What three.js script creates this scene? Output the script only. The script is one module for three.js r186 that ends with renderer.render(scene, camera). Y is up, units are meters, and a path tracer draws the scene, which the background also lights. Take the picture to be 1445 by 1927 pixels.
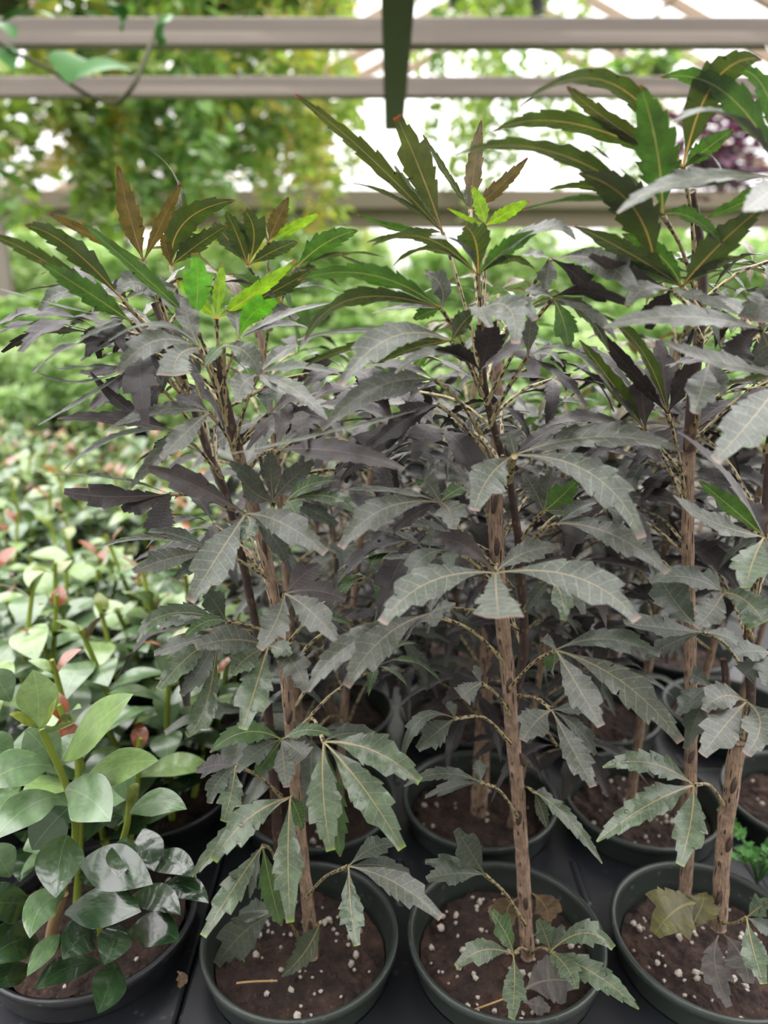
import * as THREE from 'three';
import { mergeGeometries } from 'three/addons/utils/BufferGeometryUtils.js';
import { ImprovedNoise } from 'three/addons/math/ImprovedNoise.js';

// ---------------------------------------------------------------- camera, sky, exposure
const FPX = 1400, PITCH = 16 * Math.PI / 180, CAMY = 1.30;   // focal length in pixels of the 1445 x 1927 frame
const scene = new THREE.Scene();
const camera = new THREE.PerspectiveCamera(2 * Math.atan(963.5 / FPX) * 180 / Math.PI, 1445 / 1927, 0.02, 60);
camera.position.set(0, CAMY, 0);
camera.rotation.x = -PITCH;
camera.focus = 0.51;
camera.userData.fStop = 4.0;
const renderer = new THREE.WebGLRenderer({ antialias: true });
renderer.toneMapping = THREE.LinearToneMapping;
renderer.toneMappingExposure = 5.5;
renderer.shadowMap.enabled = true;
{ // bright overcast sky
  const w = 64, h = 32, a = new Float32Array(w * h * 4);
  for (let j = 0; j < h; j++) for (let i = 0; i < w; i++) {
    const up = Math.sin(((j + 0.5) / h - 0.5) * Math.PI), k = (j * w + i) * 4;
    const l = up < 0 ? 0.15 : 1.35 * (1 + 2 * up) / 3;   // overcast: zenith three times the horizon
    a[k] = l * 1.0; a[k + 1] = l * 0.975; a[k + 2] = l * 0.985; a[k + 3] = 1;
  }
  const t = new THREE.DataTexture(a, w, h, THREE.RGBAFormat, THREE.FloatType);
  t.mapping = THREE.EquirectangularReflectionMapping; t.magFilter = THREE.LinearFilter; t.needsUpdate = true;
  scene.background = t;
}

// ---------------------------------------------------------------- helpers
const V = (x, y, z) => new THREE.Vector3(x, y, z);
const UP = V(0, 1, 0);
function mulberry(s) { return () => { s = (s + 0x6d2b79f5) | 0; let t = Math.imul(s ^ (s >>> 15), 1 | s); t = (t + Math.imul(t ^ (t >>> 7), 61 | t)) ^ t; return ((t ^ (t >>> 14)) >>> 0) / 4294967296; }; }
const R = mulberry(20240611);
const rr = (a, b) => a + (b - a) * R();
const clamp = (x, a, b) => Math.min(b, Math.max(a, x));
const sm = (a, b, x) => { const t = clamp((x - a) / (b - a), 0, 1); return t * t * (3 - 2 * t); };
const noise = new ImprovedNoise();
// a point that stands at a real distance d (metres in front of the camera, measured level) in the direction of a place in the photograph
function at(x, y, d) {
  const dx = (x - 722.5) / FPX, dy = -(y - 963.5) / FPX, c = Math.cos(PITCH), s = Math.sin(PITCH);
  const t = d / (dy * s + c);
  return V(dx * t, CAMY + (dy * c - s) * t, -d);
}
const perPx = (y, d) => { const dy = -(y - 963.5) / FPX; return d / (dy * Math.sin(PITCH) + Math.cos(PITCH)) / FPX; };

const used = {};
function numbered(n) { used[n] = (used[n] ?? -1) + 1; return used[n] ? n + '_' + String(used[n]).padStart(3, '0') : n; }
function shadows(m) { m.castShadow = true; m.receiveShadow = true; return m; }
function thing(name, label, category, pos = V(0, 0, 0), group) {
  const o = new THREE.Group(); o.name = numbered(name); o.position.copy(pos); scene.add(o);
  o.userData = { label, category }; if (group) o.userData.group = group;
  return o;
}
function single(name, geo, mat, label, category, group) {
  const o = shadows(new THREE.Mesh(geo, mat)); o.name = numbered(name); scene.add(o);
  o.userData = { label, category }; if (group) o.userData.group = group;
  return o;
}
function part(name, geo, mat, parent) { const m = shadows(new THREE.Mesh(geo, mat)); m.name = name; parent.add(m); return m; }
function structure(name, geo, mat) { const m = shadows(new THREE.Mesh(geo, mat)); m.name = name; m.userData.kind = 'structure'; scene.add(m); return m; }
function copyOf(o, pos, turn, scale, label) {
  const c = o.clone(); c.name = numbered(o.name.replace(/_\d{3}$/, '')); scene.add(c);
  c.position.copy(pos); c.rotation.y = turn; c.scale.setScalar(scale); c.userData = { ...o.userData }; if (label) c.userData.label = label;
  return c;
}
function box(w, h, d, x, y, z) { const g = new THREE.BoxGeometry(w, h, d); g.translate(x, y, z); return g; }

// tapered tube through points
function tube(pts, radius, radial = 7, seg, wob = 0, seed = 1) {
  const curve = new THREE.CatmullRomCurve3(pts, false, 'centripetal');
  const n = seg ?? Math.max(6, pts.length * 5), fr = curve.computeFrenetFrames(n, false), len = curve.getLength();
  const pos = [], uv = [], idx = [], p = V(0, 0, 0), q = V(0, 0, 0);
  for (let i = 0; i <= n; i++) {
    const t = i / n; curve.getPointAt(t, p);
    for (let j = 0; j <= radial; j++) {
      const a = j / radial * Math.PI * 2;
      let r = typeof radius === 'function' ? radius(t) : radius;
      if (wob) r *= 1 + wob * noise.noise(Math.cos(a) * 1.3 + seed, Math.sin(a) * 1.3, t * len * 60);
      q.copy(p).addScaledVector(fr.normals[i], Math.cos(a) * r).addScaledVector(fr.binormals[i], Math.sin(a) * r);
      pos.push(q.x, q.y, q.z); uv.push(j / radial, t * len);
    }
  }
  for (let i = 0; i < n; i++) for (let j = 0; j < radial; j++) { const a = i * (radial + 1) + j, b = a + radial + 1; idx.push(a, b, a + 1, b, b + 1, a + 1); }
  for (const [row, flip] of [[0, 1], [n, 0]]) { // end caps
    const c = pos.length / 3; curve.getPointAt(row / n, p); pos.push(p.x, p.y, p.z); uv.push(0.5, row / n * len);
    for (let j = 0; j < radial; j++) { const a = row * (radial + 1) + j; flip ? idx.push(c, a + 1, a) : idx.push(c, a, a + 1); }
  }
  const g = new THREE.BufferGeometry();
  g.setAttribute('position', new THREE.Float32BufferAttribute(pos, 3)); g.setAttribute('uv', new THREE.Float32BufferAttribute(uv, 2)); g.setIndex(idx); g.computeVertexNormals();
  return g;
}

// ---------------------------------------------------------------- textures
function canvasTex(w, h, draw, srgb = true, repeat) {
  const c = document.createElement('canvas'); c.width = w; c.height = h; const x = c.getContext('2d'); draw(x, w, h);
  const t = new THREE.CanvasTexture(c); if (srgb) t.colorSpace = THREE.SRGBColorSpace;
  t.wrapS = t.wrapT = THREE.RepeatWrapping; t.anisotropy = 4; if (repeat) t.repeat.set(...repeat);
  return t;
}
const css = (r, g, b, a = 1) => `rgba(${r | 0},${g | 0},${b | 0},${a})`;
function speckle(x, w, h, n, r0, r1, colour, rnd) { for (let i = 0; i < n; i++) { x.fillStyle = colour(rnd()); x.beginPath(); x.ellipse(rnd() * w, rnd() * h, r0 + (r1 - r0) * rnd(), r0 + (r1 - r0) * rnd(), rnd() * 3, 0, 7); x.fill(); } }
function blotch(x, w, h, sc, amp, rnd) { // cloudy tone over the whole canvas
  const d = x.getImageData(0, 0, w, h), p = d.data, o = rnd() * 100;
  for (let j = 0; j < h; j++) for (let i = 0; i < w; i++) {
    const k = (j * w + i) * 4, f = 1 + amp * (noise.noise(i / w * sc + o, j / w * sc, o) + 0.5 * noise.noise(i / w * sc * 3.1, j / w * sc * 3.1 + o, 3));
    p[k] = clamp(p[k] * f, 0, 255); p[k + 1] = clamp(p[k + 1] * f, 0, 255); p[k + 2] = clamp(p[k + 2] * f, 0, 255);
  }
  x.putImageData(d, 0, 0);
}
// canvas v runs from the leaf's tip (top) to its base (bottom)
function veins(x, w, h, rib, vein, n = 9, ribW = 0.035, lw = 2) {
  x.lineCap = 'round';
  x.strokeStyle = vein; x.lineWidth = lw;
  for (let i = 0; i < n; i++) for (const s of [-1, 1]) {
    const y = h * (0.92 - 0.86 * (i + (s > 0 ? 0.4 : 0)) / n);
    x.beginPath(); x.moveTo(w / 2, y); x.bezierCurveTo(w / 2 + s * w * 0.16, y - h * 0.035, w / 2 + s * w * 0.3, y - h * 0.05, w / 2 + s * w * 0.5, y - h * 0.1); x.stroke();
    x.lineWidth = lw * 0.5;
    for (const f of [0.16, 0.3]) { x.beginPath(); x.moveTo(w / 2 + s * w * f, y - h * (f * 0.16)); x.lineTo(w / 2 + s * w * (f + 0.05), y + h * 0.02); x.lineTo(w / 2 + s * w * (f + 0.12), y + h * 0.012); x.stroke(); }
    x.lineWidth = lw;
  }
  x.fillStyle = rib; x.beginPath(); x.moveTo(w / 2 - w * 0.006, 0); x.lineTo(w / 2 + w * 0.006, 0); x.lineTo(w / 2 + w * ribW, h * 0.96); x.lineTo(w / 2 - w * ribW, h * 0.96); x.fill();
  x.fillRect(0, h * 0.955, w, h * 0.045);
}
function leafTex(seed, base, rib, vein, o = {}) {
  return canvasTex(192, 640, (x, w, h) => {
    const rnd = mulberry(seed);
    x.fillStyle = base; x.fillRect(0, 0, w, h); blotch(x, w, h, 2.2, o.amp ?? 0.22, rnd);
    if (o.mottle) speckle(x, w, h, 220, 2, 9, (v) => o.mottle(v), rnd);
    veins(x, w, h, rib, vein, o.n ?? 9, o.rib ?? 0.03, o.lw ?? 2);
    if (o.dust) {
      speckle(x, w, h, o.dust * 5, 0.5, 1.6, (v) => css(196, 196, 188, 0.10 + 0.35 * v * v), rnd);
      speckle(x, w, h, o.dust * 0.5, 3, 11, (v) => css(180, 182, 172, 0.03 + 0.10 * v), rnd);
      x.lineWidth = 1; for (let i = 0; i < o.dust / 12; i++) { x.strokeStyle = css(200, 200, 190, 0.12 + 0.2 * rnd()); x.beginPath(); x.arc(rnd() * w, rnd() * h, 5 + 9 * rnd(), rnd() * 6, rnd() * 6 + 3); x.stroke(); }
    }
    if (o.tip) { const g = x.createLinearGradient(0, 0, 0, h * 0.07); g.addColorStop(0, o.tip); g.addColorStop(1, 'rgba(0,0,0,0)'); x.fillStyle = g; x.fillRect(0, 0, w, h * 0.07); }
    if (o.edge) { x.strokeStyle = o.edge; x.lineWidth = 5; x.strokeRect(0, -10, w, h + 20); }
  });
}
function veinBump() {
  return canvasTex(128, 512, (x, w, h) => { x.fillStyle = '#808080'; x.fillRect(0, 0, w, h); blotch(x, w, h, 7, 0.18, mulberry(5)); veins(x, w, h, '#c0c0c0', '#585858', 9, 0.03, 2); }, false);
}
const leafBump = veinBump();
function leafMat(name, map, o = {}) {
  const m = new THREE.MeshPhysicalMaterial({ name, map, roughness: o.rough ?? 0.9, clearcoat: o.coat ?? 1, clearcoatRoughness: o.gloss ?? 0.36, transmission: o.through ?? 0.2, thickness: 0, side: THREE.DoubleSide, bumpMap: leafBump, bumpScale: o.bump ?? 0.001 });
  m.color.setRGB(...(o.tint ?? [1, 1, 1]).map((x) => x * (o.k ?? 0.5))); return m;
}
const tMature = leafTex(11, '#4a4f45', '#8f8064', 'rgba(200,200,172,0.6)', { dust: 380, tip: 'rgba(170,130,120,0.8)' });
const tPurple = leafTex(12, '#4d4546', '#86705c', 'rgba(150,134,128,0.42)', { dust: 160, tip: 'rgba(160,120,120,0.6)' });
const tGreen = leafTex(13, '#47681f', '#a99a5c', 'rgba(120,140,60,0.30)', { tip: 'rgba(190,110,60,0.9)' });
const tDark = leafTex(14, '#3f4a26', '#b5847c', 'rgba(84,92,52,0.35)', { tip: 'rgba(170,100,70,0.8)', amp: 0.15 });
const tLime = leafTex(15, '#78b41c', '#c9bf62', 'rgba(120,140,20,0.5)', { tip: 'rgba(210,110,50,1)', edge: 'rgba(190,120,40,0.5)' });
const tBronze = leafTex(16, '#7a6a24', '#b08a74', 'rgba(90,60,20,0.4)', { tip: 'rgba(210,90,50,1)', mottle: (v) => css(150, 84 + 50 * v, 30, 0.22), edge: 'rgba(190,80,50,0.45)' });
const tOlive = leafTex(18, '#54581f', '#b08a74', 'rgba(70,64,26,0.4)', { tip: 'rgba(210,90,50,1)', mottle: (v) => css(104, 90 + 20 * v, 30, 0.2), edge: 'rgba(170,90,50,0.4)' });
const tWet = leafTex(17, '#4d5f43', '#a3905f', 'rgba(190,200,165,0.5)', { dust: 110, tip: 'rgba(120,150,40,0.9)', mottle: (v) => css(80 + 40 * v, 120, 50, 0.10) });
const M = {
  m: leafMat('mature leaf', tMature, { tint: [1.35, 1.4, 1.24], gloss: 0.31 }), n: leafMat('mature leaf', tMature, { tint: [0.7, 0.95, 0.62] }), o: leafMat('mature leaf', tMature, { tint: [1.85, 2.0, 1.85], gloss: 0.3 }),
  p: leafMat('shaded bronze purple leaf', tPurple, { tint: [0.78, 0.68, 0.66], coat: 0.8 }), q: leafMat('shaded bronze purple leaf', tPurple, { tint: [0.32, 0.25, 0.24], coat: 0.4 }),  // bronze leaves, darkened further so the tint carries the inner shade
  g: leafMat('green leaf', tGreen, { through: 0.55, coat: 0.5, k: 0.75, tint: [0.9, 1.1, 0.8] }), d: leafMat('dark green leaf', tDark, { through: 0.6, coat: 0.4, k: 0.58, tint: [1.15, 1.42, 0.38] }),
  v: leafMat('vivid green leaf', tLime, { through: 0.55, coat: 0.4, tint: [0.62, 0.95, 0.4], k: 0.85 }),
  l: leafMat('lime leaf', tLime, { through: 0.55, coat: 0.35, tint: [1.35, 1.1, 0.8], k: 0.85 }), b: leafMat('bronze leaf', tBronze, { through: 0.5, coat: 0.4, k: 0.5 }),
  w: leafMat('wet leaf', tWet, { gloss: 0.2, coat: 1, k: 0.8 }),
  e: leafMat('olive leaf', tOlive, { through: 0.55, coat: 0.35, k: 0.62, tint: [0.9, 1.1, 0.7] }),
};
const barkMap = canvasTex(256, 512, (x, w, h) => {
  const rnd = mulberry(31); x.fillStyle = '#8e7765'; x.fillRect(0, 0, w, h); blotch(x, w, h, 5, 0.25, rnd);
  for (let i = 0; i < 900; i++) { const v = rnd(); x.fillStyle = v < 0.45 ? css(50, 36, 28, 0.35) : css(172, 148, 124, 0.28); x.fillRect(rnd() * w, rnd() * h, 1 + 2.5 * rnd(), 8 + 40 * rnd()); }
  for (let i = 0; i < 46; i++) { x.fillStyle = css(30, 23, 20, 0.85); x.beginPath(); x.ellipse(rnd() * w, rnd() * h, 2 + 4 * rnd(), 8 + 20 * rnd(), 0.1, 0, 7); x.fill(); }
}, true, [1, 9]);
const barkBump = canvasTex(128, 256, (x, w, h) => { const rnd = mulberry(32); x.fillStyle = '#888'; x.fillRect(0, 0, w, h); for (let i = 0; i < 420; i++) { const v = 60 + 170 * rnd() | 0; x.fillStyle = css(v, v, v, 0.6); x.fillRect(rnd() * w, rnd() * h, 1 + 3 * rnd(), 8 + 40 * rnd()); } }, false, [1, 9]);
const stalkMap = canvasTex(64, 256, (x, w, h) => { const rnd = mulberry(33); x.fillStyle = '#a0946f'; x.fillRect(0, 0, w, h); speckle(x, w, h, 60, 2, 4, () => css(176, 156, 110, 0.5), rnd); for (let i = 0; i < 42; i++) { x.fillStyle = css(38, 28, 22, 0.8); x.beginPath(); x.ellipse(rnd() * w, rnd() * h, 2 + 7 * rnd(), 3 + 10 * rnd(), 0, 0, 7); x.fill(); } }, true, [1, 22]);
const darkStemMap = canvasTex(64, 256, (x, w, h) => { const rnd = mulberry(34); x.fillStyle = '#493530'; x.fillRect(0, 0, w, h); blotch(x, w, h, 3, 0.25, rnd); for (let i = 0; i < 26; i++) { x.fillStyle = css(150, 122, 84, 0.6); x.beginPath(); x.ellipse(rnd() * w, rnd() * h, 2 + 4 * rnd(), 3 + 12 * rnd(), 0, 0, 7); x.fill(); } }, true, [1, 12]);
const bark = new THREE.MeshStandardMaterial({ name: 'bark', map: barkMap, bumpMap: barkBump, bumpScale: 0.0022, roughness: 0.85, color: '#ffffff' });
const stalk = new THREE.MeshStandardMaterial({ name: 'leaf stalk', map: stalkMap, roughness: 0.55, color: '#ffffff' });
const darkStem = new THREE.MeshStandardMaterial({ name: 'young stem', map: darkStemMap, roughness: 0.6, color: '#cccccc' });

// ---------------------------------------------------------------- serrated leaflet of the palm-shaped leaves
// p0 base, pm a point half-way on the midrib, p1 tip; f from -1 (underside to the camera) over 0 (blade level) to 1 (upper side to the camera)
const EYE = V(0, CAMY, 0);
function teeth(rnd, style) {
  const t = [];
  if (style === 'broad') { let p = 0.34 + 0.08 * rnd(); while (p < 0.62) { t.push([p, 0.10 + 0.12 * rnd()]); p += 0.08 + 0.06 * rnd(); } t.push([0.70 + 0.09 * rnd(), 0.3 + 0.18 * rnd()]); if (rnd() < 0.5) t.push([0.88, 0.22]); }
  else { let p = 0.2 + 0.06 * rnd(); while (p < 0.93) { t.push([p, 0.16 + 0.14 * rnd()]); p += 0.085 + 0.06 * rnd(); } }
  return t;
}
function half(style, list, t) {
  let env;
  if (style === 'broad') env = sm(0.05, 0.6, t) * 0.92 * (1 - 0.86 * Math.pow(sm(0.62, 1.0, t), 1.15)) + 0.08 * sm(0.03, 0.4, t);
  else if (style === 'fan') env = 0.12 + 0.88 * Math.pow(sm(0.0, 1.0, t), 0.8);
  else env = sm(0.03, 0.38, t) * (1 - Math.pow(clamp((t - 0.45) / 0.55, 0, 1), 1.7));
  let prev = 0.05, amp = 0;
  for (const [p, a] of list) { if (t <= p + 1e-6) { const s = clamp((t - prev) / (p - prev), 0, 1); return env * (1 - amp * Math.pow(1 - s, 1.2) + 0.3 * a * s * s * s); } prev = p; amp = a; }
  return env * (1 - amp * (1 - sm(0, 1, (t - prev) / (1.001 - prev))));
}
function leafletGeo(p0, pm, p1, width, f, style, seed, rows = 12, eye = EYE) {
  const rnd = mulberry(seed), ctrl = pm.clone().multiplyScalar(2).addScaledVector(p0, -0.5).addScaledVector(p1, -0.5);
  const curve = new THREE.QuadraticBezierCurve3(p0, ctrl, p1), len = curve.getLength();
  const L = teeth(rnd, style), Q = teeth(rnd, style), ts = new Set();
  for (let i = 0; i <= rows; i++) ts.add(+(i / rows).toFixed(4));
  for (const [p] of [...L, ...Q]) { ts.add(+p.toFixed(4)); ts.add(+(p + 0.014).toFixed(4)); }
  const list = [...ts].filter((t) => t <= 1).sort((a, b) => a - b);
  const fold = 0.10 + 0.2 * rnd(), ph = rnd() * 6, wv = 0.06 + 0.12 * rnd(), twist = (rnd() - 0.5) * 0.35;
  const pos = [], uv = [], idx = [], c = V(0, 0, 0), T = V(0, 0, 0), N = V(0, 0, 0), B = V(0, 0, 0), toEye = V(0, 0, 0), v = V(0, 0, 0);
  const isTooth = (list, t) => list.some(([p]) => Math.abs(p - t) < 1e-4);
  for (const t of list) {
    curve.getPoint(t, c); curve.getTangent(t, T); toEye.copy(eye).sub(c).normalize();
    N.copy(UP).multiplyScalar(1 - Math.abs(f)).addScaledVector(toEye, f + (f >= 0 ? 0.1 : -0.1)); N.addScaledVector(T, -N.dot(T)).normalize();
    B.crossVectors(T, N).normalize();
    const tw = twist * t; B.applyAxisAngle(T, tw); N.applyAxisAngle(T, tw);
    for (let k = -2; k <= 2; k++) {
      const w = 0.0006 + 0.5 * width * half(style, k < 0 ? L : Q, t), u = k / 2 * w;
      const z = fold * Math.abs(u) + (Math.abs(k) === 2 ? wv * w * Math.sin(t * 17 + ph + k) : 0);
      v.copy(c).addScaledVector(B, u).addScaledVector(N, z);
      if (Math.abs(k) === 2 && isTooth(k < 0 ? L : Q, t)) v.addScaledVector(T, 0.018 * len);
      pos.push(v.x, v.y, v.z); uv.push(0.5 + 0.5 * u / (0.5 * width), t);
    }
  }
  for (let i = 0; i < list.length - 1; i++) for (let k = 0; k < 4; k++) { const a = i * 5 + k, b = a + 5; idx.push(a, a + 1, b, b, a + 1, b + 1); }
  const g = new THREE.BufferGeometry();
  g.setAttribute('position', new THREE.Float32BufferAttribute(pos, 3)); g.setAttribute('uv', new THREE.Float32BufferAttribute(uv, 2)); g.setIndex(idx); g.computeVertexNormals();
  return g;
}
let leafSeed = 100;
// a palm-shaped leaf at its place: stalk from s = [x, y, cm] to the junction j = [x, y, cm]; each blade [tipX, tipY, tipCm, width in pixels, facing, material, midX, midY]
const near = (d) => d < 49 ? 49 - (49 - d) * 0.6 : d;
function leaf(plant, s, j, blades, via) {
  s = [s[0], s[1], near(s[2])]; j = [j[0], j[1], near(j[2])]; blades = blades.map((b) => [b[0], b[1], near(b[2]), ...b.slice(3)]);
  const base = plant.position, S = at(s[0], s[1], s[2] / 100), J = at(j[0], j[1], j[2] / 100);
  const m = via ? at(via[0], via[1], (s[2] + j[2]) / 200) : S.clone().lerp(J, 0.55).addScaledVector(UP, 0.06 * S.distanceTo(J));
  const g = tube([S, m, J], (t) => 0.0016 - 0.0005 * Math.sin(Math.PI * t) + 0.0005 * Math.pow(1 - t, 6), 6, 10); g.translate(-base.x, -base.y, -base.z);
  const st = part('leaf_stalk', g, stalk, plant);
  for (const b of blades) blade(plant, st, J, b, j);
  return st;
}
function blade(plant, parent, J, [x, y, d, w, f, mat, mx, my, form], j) {
  const P1 = at(x, y, d / 100), dm = (d + j[2]) / 200;
  const len = J.distanceTo(P1), Pm = mx === undefined ? J.clone().lerp(P1, 0.5).addScaledVector(UP, 0.05 * len) : at(mx, my, dm);
  const width = 0.9 * w * perPx(my ?? (y + j[1]) / 2, dm), ratio = width / len;
  const g = leafletGeo(J, Pm, P1, width, f, form ?? (ratio > 0.62 ? 'fan' : 'gdlb'.includes(mat) && ratio < 0.36 ? 'narrow' : ratio < 0.2 ? 'narrow' : 'broad'), leafSeed++, 14);
  g.translate(-plant.position.x, -plant.position.y, -plant.position.z);
  return part('leaflet', g, M[mat], parent);
}
// ready-made leaflets, tip along -z, blade level, about 1 long
const stock = { broad: [], narrow: [] };
for (let i = 0; i < 5; i++) for (const st of ['broad', 'narrow']) stock[st].push(leafletGeo(V(0, 0, 0), V(0, rr(0.02, 0.14), -0.5), V(0, -rr(0.02, 0.30), -0.96), st === 'broad' ? rr(0.26, 0.36) : rr(0.17, 0.24), 0, st, 900 + i * 2, 9, V(0, 50, 0)));
const basis = new THREE.Matrix4();
function aim(o, dir, up, pos, sc) {
  const z = dir.clone().negate().normalize(), x = V(0, 0, 0).crossVectors(up, z).normalize(), y = V(0, 0, 0).crossVectors(z, x);
  basis.makeBasis(x, y, z); o.quaternion.setFromRotationMatrix(basis); o.position.copy(pos); o.scale.setScalar(sc);
}
// a leaf grown by rule: from point p (local), heading az, with n blades of length len
function grown(plant, p, az, elev, stalkLen, n, len, mats, style) {
  const out = V(Math.cos(az), 0, Math.sin(az)), J = p.clone().addScaledVector(out, stalkLen * Math.cos(elev)).addScaledVector(UP, stalkLen * Math.sin(elev));
  const m = p.clone().lerp(J, 0.5).addScaledVector(UP, stalkLen * 0.1);
  const st = part('leaf_stalk', tube([p, m, J], 0.0013, 5, 6), stalk, plant);
  const mat = M[mats[Math.floor(R() * mats.length)]];
  for (let i = 0; i < n; i++) {
    const a = (n === 1 ? 0 : -2.2 + 4.4 * i / (n - 1)) + rr(-0.15, 0.15);
    const dir = out.clone().applyAxisAngle(UP, a); const tilt = elev * 0.55 * Math.cos(a) + rr(-0.45, 0.15); dir.multiplyScalar(Math.cos(tilt)).addScaledVector(UP, Math.sin(tilt));
    const o = part('leaflet', stock[style][Math.floor(R() * 5)], mat, st);
    const up = UP.clone().addScaledVector(dir, -0.2).add(V(rr(-0.35, 0.35), 0, rr(-0.35, 0.35)));
    aim(o, dir, up, J, len * (1 - 0.16 * Math.abs(a)) * rr(0.85, 1.1));
  }
}

// ---------------------------------------------------------------- the greenhouse
const concrete = new THREE.MeshStandardMaterial({ name: 'concrete', roughness: 0.85, map: canvasTex(256, 256, (x, w, h) => { const r = mulberry(41); x.fillStyle = '#6b665f'; x.fillRect(0, 0, w, h); blotch(x, w, h, 4, 0.25, r); speckle(x, w, h, 500, 0.5, 1.6, (v) => css(60 + 120 * v, 60 + 116 * v, 60 + 110 * v, 0.3), r); }, true, [12, 12]) });
const steelMap = canvasTex(512, 64, (x, w, h) => { const r = mulberry(42); x.fillStyle = '#80776f'; x.fillRect(0, 0, w, h); blotch(x, w, h, 6, 0.14, r); speckle(x, w, h, 260, 0.6, 3, (v) => css(120 + 70 * v, 110 + 70 * v, 100 + 70 * v, 0.18), r); for (let i = 0; i < 30; i++) { x.fillStyle = css(186, 174, 164, 0.22); x.fillRect(r() * w, r() * h * 0.4, 3 + 9 * r(), h * r() * 0.6); } });
const steel = new THREE.MeshStandardMaterial({ name: 'weathered galvanised steel', map: steelMap, roughness: 0.6, metalness: 0.25 });
const farSteel = new THREE.MeshStandardMaterial({ name: 'old painted bar', color: '#73695b', roughness: 0.95 });
const steelDark = new THREE.MeshStandardMaterial({ name: 'dark steel', color: '#3f3e36', roughness: 0.55, metalness: 0.3 });
const frameMat = new THREE.MeshStandardMaterial({ name: 'roof bar', color: '#94806c', roughness: 0.7 });
const glass = new THREE.MeshPhysicalMaterial({ name: 'clear glazing', color: '#ffffff', roughness: 0.0, transmission: 1, thickness: 0, ior: 1.45, side: THREE.DoubleSide });
const GX0 = -4.2, GX1 = 7.8, GZ0 = 2, GZ1 = -13, EAVE = 2.5, RX = 1.8, RY = 5.4;
structure('floor', box(GX1 - GX0 + 0.4, 0.2, GZ0 - GZ1 + 0.4, (GX0 + GX1) / 2, -0.1, (GZ0 + GZ1) / 2), concrete);
function panel(name, parent, a, b, mat, th) { const l = a.distanceTo(b); return l; }
// side and end walls: low wall, posts and glass panes
function glassWall(name, a, b) {
  const len = a.distanceTo(b), mid = a.clone().lerp(b, 0.5), w = structure(name, box(len, 0.7, 0.1, 0, 0.35, 0), concrete);
  w.position.set(mid.x, 0, mid.z); w.rotation.y = -Math.atan2(b.z - a.z, b.x - a.x);
  const n = Math.round(len / 1.6);
  for (let i = 0; i < n; i++) {
    part('pane', box(len / n - 0.05, EAVE - 0.75, 0.006, -len / 2 + (i + 0.5) * len / n, 0.7 + (EAVE - 0.75) / 2, 0), glass, w);
    part('mullion', box(0.05, EAVE - 0.7, 0.06, -len / 2 + i * len / n, 0.7 + (EAVE - 0.7) / 2, 0), frameMat, w);
  }
  part('eave_rail', box(len, 0.08, 0.1, 0, EAVE - 0.04, 0), frameMat, w);
}
glassWall('wall_left', V(GX0, 0, GZ1), V(GX0, 0, GZ0));
glassWall('wall_right', V(GX1, 0, GZ0), V(GX1, 0, GZ1));
glassWall('wall_back', V(GX0, 0, GZ1), V(GX1, 0, GZ1));
{ // unseen solid end wall behind the viewer, added to cut frontal light
  const s = new THREE.Shape(); s.moveTo(GX0, 0); s.lineTo(GX1, 0); s.lineTo(GX1, EAVE); s.lineTo(RX, RY); s.lineTo(GX0, EAVE); s.closePath();
  const g = new THREE.ExtrudeGeometry(s, { depth: 0.15, bevelEnabled: false }); g.translate(0, 0, GZ0); structure('wall_front', g, new THREE.MeshStandardMaterial({ name: 'painted block wall', color: '#a4a69e', roughness: 0.9 }));
}
{ // glazed gable roof, ridge along z
  const roof = structure('ceiling', box(0.12, 0.14, GZ0 - GZ1, RX, RY, (GZ0 + GZ1) / 2), frameMat);
  for (const [ex, w] of [[GX0, RX - GX0], [GX1, RX - GX1]]) {
    const l = Math.hypot(w, RY - EAVE), ang = Math.atan2(RY - EAVE, w);
    for (let i = 0; i <= 15; i++) {
      const z = GZ0 - i, bar = part('rafter', box(l, 0.12, i % 4 === 3 ? 0.12 : 0.05, 0, 0, 0), frameMat, roof);
      bar.position.set(ex + w / 2, (RY + EAVE) / 2, z); bar.rotation.z = ang;
      if (i < 15) { const p = part('roof_pane', box(l, 0.006, 0.94, 0, 0, 0), glass, roof); p.position.set(ex + w / 2, (RY + EAVE) / 2 + 0.05, z - 0.5); p.rotation.z = ang; }
    }
    for (const k of [0.25, 0.5, 0.75]) { const p = part('purlin', box(0.05, 0.05, GZ0 - GZ1, 0, 0, 0), frameMat, roof); p.position.set(ex + w * k, EAVE + (RY - EAVE) * k - 0.08, (GZ0 + GZ1) / 2); p.rotation.z = ang; }
  }
}
// the overhead rack: level steel bars across the view, one bar running away from the viewer
const barGeo = (w, h, d) => { const s = new THREE.Shape(), r = 0.005; s.moveTo(-d / 2 + r, -h / 2); s.lineTo(d / 2 - r, -h / 2); s.quadraticCurveTo(d / 2, -h / 2, d / 2, -h / 2 + r); s.lineTo(d / 2, h / 2 - r); s.quadraticCurveTo(d / 2, h / 2, d / 2 - r, h / 2); s.lineTo(-d / 2 + r, h / 2); s.quadraticCurveTo(-d / 2, h / 2, -d / 2, h / 2 - r); s.lineTo(-d / 2, -h / 2 + r); s.quadraticCurveTo(-d / 2, -h / 2, -d / 2 + r, -h / 2);
  const g = new THREE.ExtrudeGeometry(s, { depth: w, bevelEnabled: false, curveSegments: 3 }); g.translate(0, 0, -w / 2); g.rotateY(Math.PI / 2); return g; };
function bar(x0, x1, y, z, h, d, label) {
  const m = single('steel_bar', barGeo(x1 - x0, h, d), steel, label, 'metal bar'); m.position.set((x0 + x1) / 2, y + h / 2, z); return m;
}
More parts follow.
